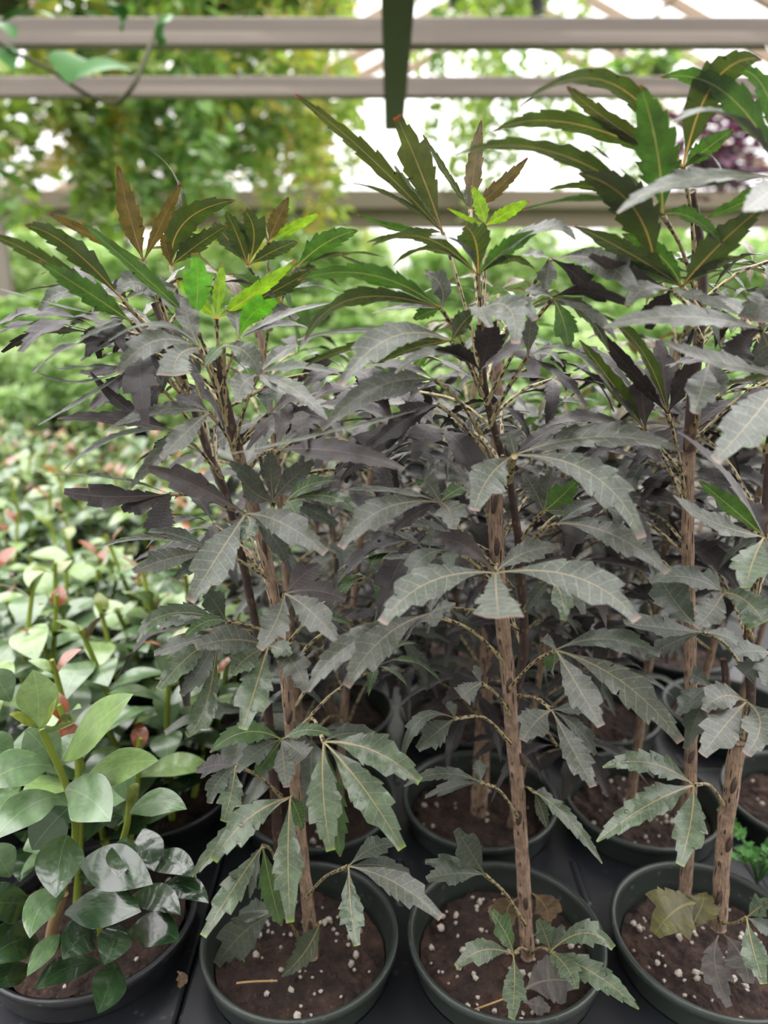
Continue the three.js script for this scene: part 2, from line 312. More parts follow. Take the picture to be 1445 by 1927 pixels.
bar(-1.9, 1.9, 1.80, -1.75, 0.052, 0.036, 'nearest overhead grey steel bar, topmost of the level bars, passing behind the leaf tips');
bar(-1.9, 1.9, 1.80, -2.15, 0.047, 0.036, 'second overhead grey steel bar from the top, crossing behind the heart-shaped vine leaf');
bar(-2.6, 2.6, 1.755, -4.2, 0.090, 0.04, 'distant blurred grey bar, upper of the pair just above the plant tops').material = farSteel;
bar(-2.6, 2.6, 1.660, -4.245, 0.106, 0.04, 'distant blurred grey bar, lower of the pair just above the plant tops').material = farSteel;
{
  const m = single('steel_rail', barGeo(2.0, 0.05, 0.054), steelDark, 'dark steel rail running away overhead at the middle, under the level bars', 'metal rail'); m.rotation.y = Math.PI / 2 - 0.006; m.position.set(0.022, 1.776, -1.29);
}
for (const x of [-1.9, 1.9]) for (const z of [-1.75, -2.15]) single('steel_post', box(0.05, 1.80, 0.05, x, 0.90, z), steel, `slim steel post at the ${x < 0 ? 'left' : 'right'} end of the ${z > -2 ? 'nearest' : 'second'} overhead bar`, 'post');
for (const x of [-2.06, 2.4]) single('steel_post', box(0.07, 1.68, 0.05, x, 0.84, -4.23), steel, x < 0 ? 'pale blurred upright post under the far pair of bars, at the left edge' : 'pale upright post under the far pair of bars, beyond the tall right plant', 'post');

// benches
const benchMat = new THREE.MeshStandardMaterial({ name: 'bench metal', color: '#2c2c2e', roughness: 0.6, metalness: 0.3 });
function bench(x0, x1, z0, z1, y, label) {
  const b = thing('bench', label, 'bench', V((x0 + x1) / 2, 0, (z0 + z1) / 2));
  const w = x1 - x0, d = z0 - z1;
  part('bench_top', box(w, 0.03, d, 0, y - 0.015, 0), benchMat, b);
  for (const s of [-1, 1]) for (const t of [-1, 1]) part('leg', box(0.05, y - 0.03, 0.05, s * (w / 2 - 0.06), (y - 0.03) / 2, t * (d / 2 - 0.06)), benchMat, b);
}
bench(-1.6, 1.4, -0.30, -2.05, 0.655, 'grey metal greenhouse bench under the trays of potted plants');
bench(-2.5, 2.6, -2.15, -4.1, 0.80, 'far grey metal bench carrying the blurred light green plants');

// black plastic trays: a deck with round holes, pots hang in it by their rims
const plastic = new THREE.MeshPhysicalMaterial({ name: 'black plastic', roughness: 0.38, clearcoat: 0.25, clearcoatRoughness: 0.25, map: canvasTex(256, 256, (x, w, h) => { const r = mulberry(44); x.fillStyle = '#1b1d22'; x.fillRect(0, 0, w, h); blotch(x, w, h, 3, 0.25, r); speckle(x, w, h, 130, 0.5, 2.2, (v) => css(120, 120, 124, 0.15 + 0.3 * v), r); }, true, [3, 3]) });
const PITCHX = 0.1695, COLX = [-0.069, 0.1, 0.27, 0.44], ROWZ = [-0.493, -0.668, -0.843, -1.018], RIM = 0.80;
function tray(xs, zs, label) {
  const x0 = xs[0] - 0.086, x1 = xs[xs.length - 1] + 0.086, z0 = zs[0] + 0.088, z1 = zs[zs.length - 1] - 0.086;
  const cx = (x0 + x1) / 2, cz = (z0 + z1) / 2, t = thing('plant_tray', label, 'plant tray', V(cx, 0.655, cz));
  const s = new THREE.Shape(); s.moveTo(x0 - cx, z0 - cz); s.lineTo(x1 - cx, z0 - cz); s.lineTo(x1 - cx, z1 - cz); s.lineTo(x0 - cx, z1 - cz); s.closePath();
  for (const x of xs) for (const z of zs) { const p = new THREE.Path(); p.absarc(x - cx, z - cz, 0.0745, 0, Math.PI * 2, true); s.holes.push(p); }
  const g = new THREE.ExtrudeGeometry(s, { depth: 0.004, bevelEnabled: true, bevelSize: 0.003, bevelThickness: 0.003, bevelSegments: 2, curveSegments: 20 }); g.rotateX(Math.PI / 2); g.translate(0, 0.112, 0);
  part('deck', g, plastic, t);
  for (const x of xs) for (const z of zs) { const c = new THREE.CylinderGeometry(0.0745, 0.064, 0.10, 28, 1, true); c.translate(x - cx, 0.054, z - cz); part('cell', c, plastic, t); }
  for (const sx of [-1, 1]) part('side_wall', box(0.004, 0.108, z0 - z1, sx * (x1 - x0) / 2, 0.054, 0), plastic, t);
  for (const [sz] of [[1], [-1]]) part('side_wall', box(x1 - x0, 0.108, 0.004, 0, 0.054, sz * (z0 - z1) / 2), plastic, t);
  for (const x of xs.slice(1)) for (const z of zs) { const r = new THREE.CapsuleGeometry(0.006, 0.05, 4, 8); r.rotateX(Math.PI / 2); r.scale(1, 0.6, 1); r.translate(x - PITCHX / 2 - cx, 0.113, z - 0.087 - cz); part('ridge', r, plastic, t); }
}
tray(COLX, ROWZ.slice(0, 2), 'black plastic tray with round cells holding the front two rows of serrated plants');
tray(COLX, ROWZ.slice(2), 'black plastic tray behind, holding the back rows of serrated plants');
const GLX = -0.248, GLP = 0.172;
tray([GLX - GLP, GLX], [-0.516, -0.69, -0.864], 'black plastic tray at left holding the nearest glossy round-leaved plants');

// pots and soil
function potGeo(R0, h, lip) {
  const p = [[0, 0.004], [R0 * 0.70, 0], [R0 * 0.73, 0.004], [R0 * 0.90, h - 0.03], [R0 * 0.925, h - 0.027], [R0 * 0.95, h - 0.010], [R0 * 0.99, h - 0.008], [R0, h - 0.004], [R0 * 0.995, h - 0.0008], [R0 * 0.97, h], [R0 * 0.945, h - 0.001], [R0 * 0.925, h - 0.005], [R0 * 0.915, h - 0.014], [R0 * 0.885, h - 0.017], [R0 * 0.875, h - 0.024], [R0 * 0.865, h - 0.034], [R0 * 0.72, 0.012], [0, 0.010]];
  return new THREE.LatheGeometry(p.map(([a, b]) => new THREE.Vector2(a, b)), 56);
}
const potTex = (base, seed) => canvasTex(512, 128, (x, w, h) => { const r = mulberry(seed); x.fillStyle = base; x.fillRect(0, 0, w, h); blotch(x, w, h, 5, 0.2, r); speckle(x, w, h, 260, 0.5, 1.8, (v) => css(170, 170, 160, 0.1 + 0.35 * v * v), r); for (let i = 0; i < 60; i++) { x.fillStyle = css(150, 155, 145, 0.06); x.fillRect(r() * w, r() * h, 20 + 60 * r(), 1 + 3 * r()); } });
const potGreen = new THREE.MeshPhysicalMaterial({ name: 'dark green plastic', map: potTex('#262d29', 51), roughness: 0.42, clearcoat: 0.2, clearcoatRoughness: 0.3 });
const potBlack = new THREE.MeshPhysicalMaterial({ name: 'black pot plastic', map: potTex('#17191d', 52), roughness: 0.4, clearcoat: 0.2, clearcoatRoughness: 0.3 });
const soilMat = new THREE.MeshStandardMaterial({ name: 'peat', roughness: 0.95, bumpScale: 0.004,
  map: canvasTex(512, 512, (x, w, h) => { const r = mulberry(53); x.fillStyle = '#33251f'; x.fillRect(0, 0, w, h); blotch(x, w, h, 9, 0.5, r); speckle(x, w, h, 2600, 0.6, 3, (v) => v < 0.55 ? css(22, 15, 13, 0.5) : css(112, 76, 58, 0.42), r); for (let i = 0; i < 420; i++) { x.strokeStyle = r() < 0.6 ? css(116, 78, 56, 0.45) : css(28, 18, 14, 0.5); x.lineWidth = 0.6 + r(); const a = r() * w, b = r() * h; x.beginPath(); x.moveTo(a, b); x.quadraticCurveTo(a + 20 * (r() - 0.5), b + 20 * (r() - 0.5), a + 40 * (r() - 0.5), b + 40 * (r() - 0.5)); x.stroke(); } }),
  bumpMap: canvasTex(256, 256, (x, w, h) => { const r = mulberry(54); x.fillStyle = '#777'; x.fillRect(0, 0, w, h); speckle(x, w, h, 2200, 1, 5, (v) => css(255 * v, 255 * v, 255 * v, 0.4), r); }, false) });
const perliteMat = new THREE.MeshStandardMaterial({ name: 'perlite', color: '#b3aa9f', roughness: 0.8 });
const grainGeo = [0, 1, 2, 3].map((k) => { const g = new THREE.IcosahedronGeometry(1, 1), p = g.attributes.position; for (let i = 0; i < p.count; i++) { const v = V(p.getX(i), p.getY(i), p.getZ(i)), s = 1 + 0.55 * noise.noise(v.x * 1.3 + k * 7, v.y * 1.3, v.z * 1.3); p.setXYZ(i, v.x * s, v.y * s * 0.8, v.z * s); } g.computeVertexNormals(); return g; });
function soilGeo(r, seed) {
  const g = new THREE.PlaneGeometry(2 * r, 2 * r, 54, 54); g.rotateX(-Math.PI / 2); const p = g.attributes.position, u = g.attributes.uv;
  for (let i = 0; i < p.count; i++) {
    let x = p.getX(i), z = p.getZ(i); const m = Math.max(Math.abs(x), Math.abs(z)), l = Math.hypot(x, z) || 1; x *= m / l; z *= m / l;
    const d = Math.hypot(x, z) / r;
    const y = 0.007 * noise.noise(x * 28 + seed, seed, z * 28) + 0.0045 * noise.noise(x * 95, seed, z * 95) + 0.0025 * noise.noise(x * 260, seed, z * 260) + 0.004 * (1 - d * d);
    p.setXYZ(i, x, y, z); u.setXY(i, x / 0.16 + 0.5, z / 0.16 + 0.5);
  }
  g.computeVertexNormals(); return g;
}
const soilGeos = [soilGeo(0.0695, 1), soilGeo(0.0695, 8), soilGeo(0.0695, 15)];
function potAndSoil(plant, mat, depth, grains, R0 = 0.081, h = 0.14) {
  part('pot', potGeo(R0, h), mat, plant);
  const s = part('soil', soilGeos[Math.floor(R() * 3)], soilMat, plant); s.position.y = h - depth; s.scale.setScalar(R0 / 0.081); s.scale.y = 1; s.rotation.y = R() * 6;
  for (let i = 0; i < grains; i++) {
    const a = R() * 6.28, d = 0.064 * Math.sqrt(R()), k = part('perlite_grain', grainGeo[i % 4], perliteMat, s);
    const big = R(); k.position.set(Math.cos(a) * d, 0.004 + 0.003 * R(), Math.sin(a) * d); k.scale.setScalar(0.0011 + 0.0022 * big * big); k.rotation.set(R() * 6, R() * 6, R() * 6);
  }
}

// ---------------------------------------------------------------- front row of serrated-leaved plants
const potBase = (x, z) => V(x, RIM - 0.14, z);
function trunk(plant, pts, r0, r1, mat, name = 'stem', wob = 0.18) { // pts [x, y, cm]
  const g = tube(pts.map((p) => at(p[0], p[1], p[2] / 100)), (t) => r0 + (r1 - r0) * t, 12, pts.length * 14, wob, r0 * 5000);
  g.translate(-plant.position.x, -plant.position.y, -plant.position.z); return part(name, g, mat, plant);
}
function nodes(plant, pts, mat) { // leaf scars and twig stubs
  for (const [x, y, d, w] of pts) { const p = at(x, y, d / 100).sub(plant.position), g = new THREE.SphereGeometry(1, 8, 6); const m = part('leaf_scar', g, mat, plant); m.position.copy(p); m.scale.set(w * 0.00036, w * 0.0011, w * 0.0004); m.rotation.z = rr(-0.3, 0.3); }
}
const FRONT = 'serrated-leaved potted plants in the front row';
const A = thing('potted_aralia', 'tall serrated dark plant with bright lime leaves at its tip, in the left green pot', 'potted plant', potBase(COLX[0], ROWZ[0]));
potAndSoil(A, potGreen, 0.026, 60);
trunk(A, [[588, 1800, 49], [578, 1690, 49], [562, 1540, 49], [548, 1380, 49], [528, 1200, 49], [506, 1070, 49], [470, 930, 49], [447, 850, 49]], 0.0053, 0.0038, bark);
trunk(A, [[447, 852, 49], [430, 780, 48.8], [418, 720, 48.5], [412, 660, 48]], 0.0042, 0.0022, darkStem);
trunk(A, [[556, 1760, 52], [530, 1640, 53], [516, 1480, 53], [500, 1300, 53], [470, 1120, 53], [425, 930, 53], [388, 840, 53], [355, 740, 52.5], [325, 660, 52], [290, 570, 52]], 0.0048, 0.0022, darkStem);
nodes(A, [[584, 1742, 48.6, 6], [561, 1540, 48.5, 6], [545, 1350, 48.5, 5.5], [520, 1150, 48.5, 5], [497, 1030, 48.6, 5], [458, 895, 48.6, 5]], darkStem);
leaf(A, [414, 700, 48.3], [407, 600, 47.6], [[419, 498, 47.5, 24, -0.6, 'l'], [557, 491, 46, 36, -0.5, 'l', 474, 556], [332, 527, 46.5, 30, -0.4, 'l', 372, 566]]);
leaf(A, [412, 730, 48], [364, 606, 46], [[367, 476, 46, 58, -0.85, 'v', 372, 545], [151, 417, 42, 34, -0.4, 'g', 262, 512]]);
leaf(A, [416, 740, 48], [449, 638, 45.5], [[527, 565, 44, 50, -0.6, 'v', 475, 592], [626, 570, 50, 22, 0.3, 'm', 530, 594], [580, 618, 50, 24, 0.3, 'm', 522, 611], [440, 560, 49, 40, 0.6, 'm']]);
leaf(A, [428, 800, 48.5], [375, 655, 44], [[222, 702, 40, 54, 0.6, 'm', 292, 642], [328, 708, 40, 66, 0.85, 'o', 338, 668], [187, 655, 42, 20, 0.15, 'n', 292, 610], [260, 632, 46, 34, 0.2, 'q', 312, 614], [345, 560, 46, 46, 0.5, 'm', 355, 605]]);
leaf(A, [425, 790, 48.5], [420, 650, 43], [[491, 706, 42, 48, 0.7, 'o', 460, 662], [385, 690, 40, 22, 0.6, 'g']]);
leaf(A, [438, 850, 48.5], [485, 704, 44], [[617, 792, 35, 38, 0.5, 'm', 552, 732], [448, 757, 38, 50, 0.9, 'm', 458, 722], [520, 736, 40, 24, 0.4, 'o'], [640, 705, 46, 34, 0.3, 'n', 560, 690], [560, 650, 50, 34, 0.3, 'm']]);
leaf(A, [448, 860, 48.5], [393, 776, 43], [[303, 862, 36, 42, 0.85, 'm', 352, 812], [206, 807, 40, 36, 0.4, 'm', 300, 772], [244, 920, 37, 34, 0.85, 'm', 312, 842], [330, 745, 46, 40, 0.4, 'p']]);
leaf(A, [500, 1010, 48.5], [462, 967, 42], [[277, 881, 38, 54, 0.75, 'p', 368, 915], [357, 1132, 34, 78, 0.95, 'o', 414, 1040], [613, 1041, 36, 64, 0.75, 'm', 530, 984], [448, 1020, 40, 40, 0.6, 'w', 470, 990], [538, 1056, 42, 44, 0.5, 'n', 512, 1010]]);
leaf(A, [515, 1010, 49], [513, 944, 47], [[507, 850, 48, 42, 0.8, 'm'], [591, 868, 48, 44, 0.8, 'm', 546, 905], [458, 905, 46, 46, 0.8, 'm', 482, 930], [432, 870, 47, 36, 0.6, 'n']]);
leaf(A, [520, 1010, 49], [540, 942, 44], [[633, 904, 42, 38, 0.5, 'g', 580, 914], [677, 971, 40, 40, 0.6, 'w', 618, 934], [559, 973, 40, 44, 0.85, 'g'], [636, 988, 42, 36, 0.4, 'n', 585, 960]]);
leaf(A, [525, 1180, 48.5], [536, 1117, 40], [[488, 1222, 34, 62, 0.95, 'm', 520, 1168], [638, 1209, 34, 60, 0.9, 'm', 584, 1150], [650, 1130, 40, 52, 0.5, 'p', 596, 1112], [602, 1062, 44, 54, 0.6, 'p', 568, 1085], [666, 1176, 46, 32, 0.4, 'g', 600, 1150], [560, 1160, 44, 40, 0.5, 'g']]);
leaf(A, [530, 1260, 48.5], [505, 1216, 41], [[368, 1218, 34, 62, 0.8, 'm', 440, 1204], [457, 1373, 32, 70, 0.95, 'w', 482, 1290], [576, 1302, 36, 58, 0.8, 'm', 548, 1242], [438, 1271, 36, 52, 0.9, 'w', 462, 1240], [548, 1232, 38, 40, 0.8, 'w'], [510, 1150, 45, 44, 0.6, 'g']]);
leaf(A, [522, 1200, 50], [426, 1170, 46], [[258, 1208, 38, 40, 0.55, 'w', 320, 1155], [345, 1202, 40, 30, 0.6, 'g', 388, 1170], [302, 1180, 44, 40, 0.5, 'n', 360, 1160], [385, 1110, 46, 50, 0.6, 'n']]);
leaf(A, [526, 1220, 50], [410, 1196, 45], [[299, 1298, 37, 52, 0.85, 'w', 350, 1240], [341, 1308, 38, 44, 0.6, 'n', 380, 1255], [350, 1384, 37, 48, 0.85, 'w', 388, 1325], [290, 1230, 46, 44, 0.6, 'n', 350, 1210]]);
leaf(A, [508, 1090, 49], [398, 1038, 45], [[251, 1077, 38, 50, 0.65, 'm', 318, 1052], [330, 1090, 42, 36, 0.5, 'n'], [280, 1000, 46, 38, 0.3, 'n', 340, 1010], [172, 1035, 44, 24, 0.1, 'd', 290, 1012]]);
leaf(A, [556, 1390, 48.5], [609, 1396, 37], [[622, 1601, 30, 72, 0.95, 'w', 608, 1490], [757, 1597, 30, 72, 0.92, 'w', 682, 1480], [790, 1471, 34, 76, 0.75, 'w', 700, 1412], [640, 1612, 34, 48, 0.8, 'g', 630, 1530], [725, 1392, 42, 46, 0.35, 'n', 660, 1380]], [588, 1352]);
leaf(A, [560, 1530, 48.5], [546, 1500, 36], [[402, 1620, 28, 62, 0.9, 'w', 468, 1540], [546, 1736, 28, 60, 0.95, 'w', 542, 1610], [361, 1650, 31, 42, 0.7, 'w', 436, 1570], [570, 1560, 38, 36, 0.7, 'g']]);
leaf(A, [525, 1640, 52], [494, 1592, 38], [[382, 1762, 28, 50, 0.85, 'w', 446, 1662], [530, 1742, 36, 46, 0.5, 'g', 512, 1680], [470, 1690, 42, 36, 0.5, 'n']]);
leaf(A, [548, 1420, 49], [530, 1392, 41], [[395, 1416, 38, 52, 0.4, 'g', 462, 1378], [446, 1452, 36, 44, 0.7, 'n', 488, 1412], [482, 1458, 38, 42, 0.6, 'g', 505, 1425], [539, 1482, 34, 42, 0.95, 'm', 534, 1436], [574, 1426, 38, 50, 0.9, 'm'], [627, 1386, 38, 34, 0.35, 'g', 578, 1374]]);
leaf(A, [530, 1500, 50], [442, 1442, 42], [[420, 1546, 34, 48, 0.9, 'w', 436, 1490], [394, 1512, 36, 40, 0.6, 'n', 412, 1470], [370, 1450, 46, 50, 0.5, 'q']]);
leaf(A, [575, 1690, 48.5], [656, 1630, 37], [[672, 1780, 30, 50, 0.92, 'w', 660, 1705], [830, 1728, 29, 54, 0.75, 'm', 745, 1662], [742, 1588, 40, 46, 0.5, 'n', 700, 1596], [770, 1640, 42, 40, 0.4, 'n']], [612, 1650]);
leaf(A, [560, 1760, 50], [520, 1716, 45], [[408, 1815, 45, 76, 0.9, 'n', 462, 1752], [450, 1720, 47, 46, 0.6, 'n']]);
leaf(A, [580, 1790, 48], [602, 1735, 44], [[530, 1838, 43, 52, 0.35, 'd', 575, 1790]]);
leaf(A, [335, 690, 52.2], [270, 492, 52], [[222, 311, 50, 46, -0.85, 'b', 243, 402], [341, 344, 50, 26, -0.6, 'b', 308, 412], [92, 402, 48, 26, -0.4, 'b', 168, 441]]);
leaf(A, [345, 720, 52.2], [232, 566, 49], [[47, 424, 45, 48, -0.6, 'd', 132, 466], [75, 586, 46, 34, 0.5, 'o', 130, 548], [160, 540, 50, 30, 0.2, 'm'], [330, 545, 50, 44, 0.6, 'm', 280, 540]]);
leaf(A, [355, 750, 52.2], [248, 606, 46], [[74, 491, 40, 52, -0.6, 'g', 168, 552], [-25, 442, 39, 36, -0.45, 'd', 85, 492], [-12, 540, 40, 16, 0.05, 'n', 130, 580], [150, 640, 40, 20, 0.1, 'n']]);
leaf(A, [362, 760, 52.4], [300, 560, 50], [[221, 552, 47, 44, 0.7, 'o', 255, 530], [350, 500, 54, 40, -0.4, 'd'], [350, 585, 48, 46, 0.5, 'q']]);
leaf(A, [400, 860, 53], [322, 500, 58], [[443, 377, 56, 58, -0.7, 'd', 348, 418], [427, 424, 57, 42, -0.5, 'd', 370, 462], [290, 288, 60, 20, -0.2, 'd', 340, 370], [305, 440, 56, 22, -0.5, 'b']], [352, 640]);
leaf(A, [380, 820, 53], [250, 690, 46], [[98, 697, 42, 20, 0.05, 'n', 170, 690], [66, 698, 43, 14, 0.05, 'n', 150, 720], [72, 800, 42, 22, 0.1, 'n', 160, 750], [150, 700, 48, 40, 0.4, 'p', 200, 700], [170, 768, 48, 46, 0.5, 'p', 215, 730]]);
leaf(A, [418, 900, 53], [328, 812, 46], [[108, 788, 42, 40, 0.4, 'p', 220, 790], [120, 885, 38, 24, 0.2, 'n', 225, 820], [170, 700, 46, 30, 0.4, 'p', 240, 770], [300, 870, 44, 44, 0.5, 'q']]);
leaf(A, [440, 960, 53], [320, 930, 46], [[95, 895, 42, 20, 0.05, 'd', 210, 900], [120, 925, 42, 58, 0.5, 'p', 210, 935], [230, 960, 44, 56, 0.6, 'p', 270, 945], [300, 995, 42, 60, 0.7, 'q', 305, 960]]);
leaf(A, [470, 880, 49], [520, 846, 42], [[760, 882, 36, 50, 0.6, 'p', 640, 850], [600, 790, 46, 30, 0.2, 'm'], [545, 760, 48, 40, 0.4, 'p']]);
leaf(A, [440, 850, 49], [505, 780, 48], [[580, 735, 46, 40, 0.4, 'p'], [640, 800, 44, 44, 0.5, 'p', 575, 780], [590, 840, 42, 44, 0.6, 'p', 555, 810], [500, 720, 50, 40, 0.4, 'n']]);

const B = thing('potted_aralia', 'tall serrated dark plant with a thick cut-off trunk, in the middle green pot', 'potted plant', potBase(COLX[1], ROWZ[0]));
potAndSoil(B, potGreen, 0.026, 70);
trunk(B, [[993, 1800, 49], [984, 1640, 49], [975, 1500, 49], [962, 1350, 49], [952, 1230, 49], [940, 1120, 49], [934, 1020, 49], [931, 906, 49]], 0.0056, 0.0050, bark);
trunk(B, [[966, 1330, 50.2], [985, 1230, 50.6], [982, 1100, 50.6], [972, 990, 50.6], [955, 890, 50.4], [928, 800, 50], [914, 740, 49.5], [908, 690, 49], [902, 610, 48.5]], 0.0038, 0.0020, darkStem);
trunk(B, [[958, 905, 49.5], [962, 880, 47], [968, 858, 43]], 0.0026, 0.0020, stalk);
nodes(B, [[989, 1700, 48.5, 6], [976, 1540, 48.5, 6.2], [984, 1430, 48.5, 5.8], [958, 1290, 48.5, 6], [940, 1120, 48.5, 6], [935, 1030, 48.5, 6], [930, 950, 48.5, 6]], darkStem);
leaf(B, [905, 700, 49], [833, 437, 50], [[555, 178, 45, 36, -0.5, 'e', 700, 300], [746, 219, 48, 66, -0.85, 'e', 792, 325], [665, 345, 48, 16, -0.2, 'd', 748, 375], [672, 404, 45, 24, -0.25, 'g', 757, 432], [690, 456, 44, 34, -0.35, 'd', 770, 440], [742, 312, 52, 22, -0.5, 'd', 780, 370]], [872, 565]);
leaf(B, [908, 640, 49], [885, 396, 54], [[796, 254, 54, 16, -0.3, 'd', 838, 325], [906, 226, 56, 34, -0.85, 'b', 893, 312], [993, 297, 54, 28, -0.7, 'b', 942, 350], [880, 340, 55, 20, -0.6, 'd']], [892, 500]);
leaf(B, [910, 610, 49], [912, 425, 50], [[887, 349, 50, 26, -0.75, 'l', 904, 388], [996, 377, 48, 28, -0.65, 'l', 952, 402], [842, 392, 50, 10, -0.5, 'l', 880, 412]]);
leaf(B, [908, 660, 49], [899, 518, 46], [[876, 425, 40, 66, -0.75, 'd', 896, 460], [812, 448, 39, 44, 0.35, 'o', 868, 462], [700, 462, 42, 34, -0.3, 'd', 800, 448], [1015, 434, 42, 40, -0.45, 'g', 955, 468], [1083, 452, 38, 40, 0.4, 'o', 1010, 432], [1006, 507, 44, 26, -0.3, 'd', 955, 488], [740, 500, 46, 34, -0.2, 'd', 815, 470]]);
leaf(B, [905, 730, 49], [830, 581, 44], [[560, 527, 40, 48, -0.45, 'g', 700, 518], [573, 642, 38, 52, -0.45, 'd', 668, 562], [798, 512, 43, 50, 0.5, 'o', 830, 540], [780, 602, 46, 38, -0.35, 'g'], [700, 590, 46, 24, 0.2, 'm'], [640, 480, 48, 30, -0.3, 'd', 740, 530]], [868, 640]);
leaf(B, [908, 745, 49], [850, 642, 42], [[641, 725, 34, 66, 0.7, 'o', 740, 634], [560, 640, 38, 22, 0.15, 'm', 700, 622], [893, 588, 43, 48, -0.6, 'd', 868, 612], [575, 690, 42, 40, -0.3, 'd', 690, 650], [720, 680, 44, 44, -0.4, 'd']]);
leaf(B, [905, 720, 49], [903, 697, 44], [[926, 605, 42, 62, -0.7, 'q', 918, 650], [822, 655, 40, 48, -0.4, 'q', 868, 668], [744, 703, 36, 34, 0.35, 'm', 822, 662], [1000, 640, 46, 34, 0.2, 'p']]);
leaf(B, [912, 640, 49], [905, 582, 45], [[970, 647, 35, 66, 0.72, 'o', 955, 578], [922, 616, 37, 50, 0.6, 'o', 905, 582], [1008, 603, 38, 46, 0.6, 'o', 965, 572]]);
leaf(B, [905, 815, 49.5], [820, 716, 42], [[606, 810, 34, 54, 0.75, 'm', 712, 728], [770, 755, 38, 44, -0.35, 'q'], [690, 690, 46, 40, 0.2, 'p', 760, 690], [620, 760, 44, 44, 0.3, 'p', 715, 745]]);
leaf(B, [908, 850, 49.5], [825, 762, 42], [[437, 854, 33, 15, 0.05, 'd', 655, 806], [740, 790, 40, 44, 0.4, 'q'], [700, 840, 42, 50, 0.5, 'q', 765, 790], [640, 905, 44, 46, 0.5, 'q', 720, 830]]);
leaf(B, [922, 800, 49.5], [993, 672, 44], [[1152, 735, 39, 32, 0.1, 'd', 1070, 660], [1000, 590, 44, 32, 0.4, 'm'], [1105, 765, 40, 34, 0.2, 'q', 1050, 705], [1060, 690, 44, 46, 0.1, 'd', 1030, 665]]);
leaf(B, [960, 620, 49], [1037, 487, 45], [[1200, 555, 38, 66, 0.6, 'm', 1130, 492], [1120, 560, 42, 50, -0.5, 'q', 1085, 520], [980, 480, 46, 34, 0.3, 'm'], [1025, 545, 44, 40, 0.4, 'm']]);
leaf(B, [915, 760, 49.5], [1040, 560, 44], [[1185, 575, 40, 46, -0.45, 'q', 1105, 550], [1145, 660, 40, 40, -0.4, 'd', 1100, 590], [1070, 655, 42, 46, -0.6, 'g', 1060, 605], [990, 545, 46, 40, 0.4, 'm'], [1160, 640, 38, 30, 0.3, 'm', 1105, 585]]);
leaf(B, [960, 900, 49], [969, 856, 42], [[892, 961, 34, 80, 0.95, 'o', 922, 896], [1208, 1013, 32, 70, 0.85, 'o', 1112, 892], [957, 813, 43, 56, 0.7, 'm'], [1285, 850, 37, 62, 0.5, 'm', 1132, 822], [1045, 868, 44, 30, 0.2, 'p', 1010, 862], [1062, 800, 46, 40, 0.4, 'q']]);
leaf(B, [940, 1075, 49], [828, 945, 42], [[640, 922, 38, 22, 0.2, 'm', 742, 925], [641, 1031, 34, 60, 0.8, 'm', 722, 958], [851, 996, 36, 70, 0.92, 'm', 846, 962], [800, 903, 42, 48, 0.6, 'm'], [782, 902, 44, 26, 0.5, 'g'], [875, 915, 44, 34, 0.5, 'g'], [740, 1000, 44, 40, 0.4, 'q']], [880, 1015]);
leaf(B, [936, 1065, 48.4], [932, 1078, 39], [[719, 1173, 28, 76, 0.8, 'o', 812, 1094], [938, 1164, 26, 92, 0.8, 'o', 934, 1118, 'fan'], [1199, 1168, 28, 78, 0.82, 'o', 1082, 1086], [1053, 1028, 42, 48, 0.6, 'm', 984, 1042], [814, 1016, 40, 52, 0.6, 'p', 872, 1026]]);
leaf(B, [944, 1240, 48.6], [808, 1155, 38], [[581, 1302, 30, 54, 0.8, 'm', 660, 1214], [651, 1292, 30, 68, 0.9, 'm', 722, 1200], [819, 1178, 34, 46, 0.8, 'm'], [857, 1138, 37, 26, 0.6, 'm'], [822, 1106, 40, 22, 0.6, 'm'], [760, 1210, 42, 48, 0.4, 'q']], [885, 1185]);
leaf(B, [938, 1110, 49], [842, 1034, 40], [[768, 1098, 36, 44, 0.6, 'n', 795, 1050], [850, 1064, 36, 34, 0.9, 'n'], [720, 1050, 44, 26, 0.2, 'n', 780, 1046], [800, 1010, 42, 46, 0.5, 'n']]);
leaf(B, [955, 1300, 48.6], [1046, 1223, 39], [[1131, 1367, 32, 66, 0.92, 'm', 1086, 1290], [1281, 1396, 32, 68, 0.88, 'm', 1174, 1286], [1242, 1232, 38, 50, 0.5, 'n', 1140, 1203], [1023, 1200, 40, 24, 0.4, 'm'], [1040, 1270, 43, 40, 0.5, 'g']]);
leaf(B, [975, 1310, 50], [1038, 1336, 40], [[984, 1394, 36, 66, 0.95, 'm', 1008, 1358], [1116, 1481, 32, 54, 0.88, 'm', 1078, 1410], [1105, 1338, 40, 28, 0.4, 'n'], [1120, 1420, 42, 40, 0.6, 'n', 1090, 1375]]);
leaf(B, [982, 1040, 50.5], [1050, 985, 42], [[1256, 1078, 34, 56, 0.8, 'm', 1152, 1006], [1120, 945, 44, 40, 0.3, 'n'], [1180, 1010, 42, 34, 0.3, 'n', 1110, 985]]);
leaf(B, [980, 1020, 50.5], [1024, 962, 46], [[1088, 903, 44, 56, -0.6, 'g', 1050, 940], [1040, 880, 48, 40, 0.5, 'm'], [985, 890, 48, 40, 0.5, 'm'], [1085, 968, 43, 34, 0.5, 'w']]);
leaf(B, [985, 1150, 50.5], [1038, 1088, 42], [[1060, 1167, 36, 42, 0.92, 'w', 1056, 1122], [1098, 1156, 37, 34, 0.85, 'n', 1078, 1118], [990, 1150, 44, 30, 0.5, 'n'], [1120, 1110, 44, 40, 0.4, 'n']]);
leaf(B, [962, 1400, 48.6], [856, 1352, 41], [[757, 1424, 38, 32, 0.2, 'n', 795, 1352], [786, 1410, 40, 56, 0.7, 'n', 822, 1378], [845, 1320, 44, 20, 0.5, 'n']], [910, 1350]);
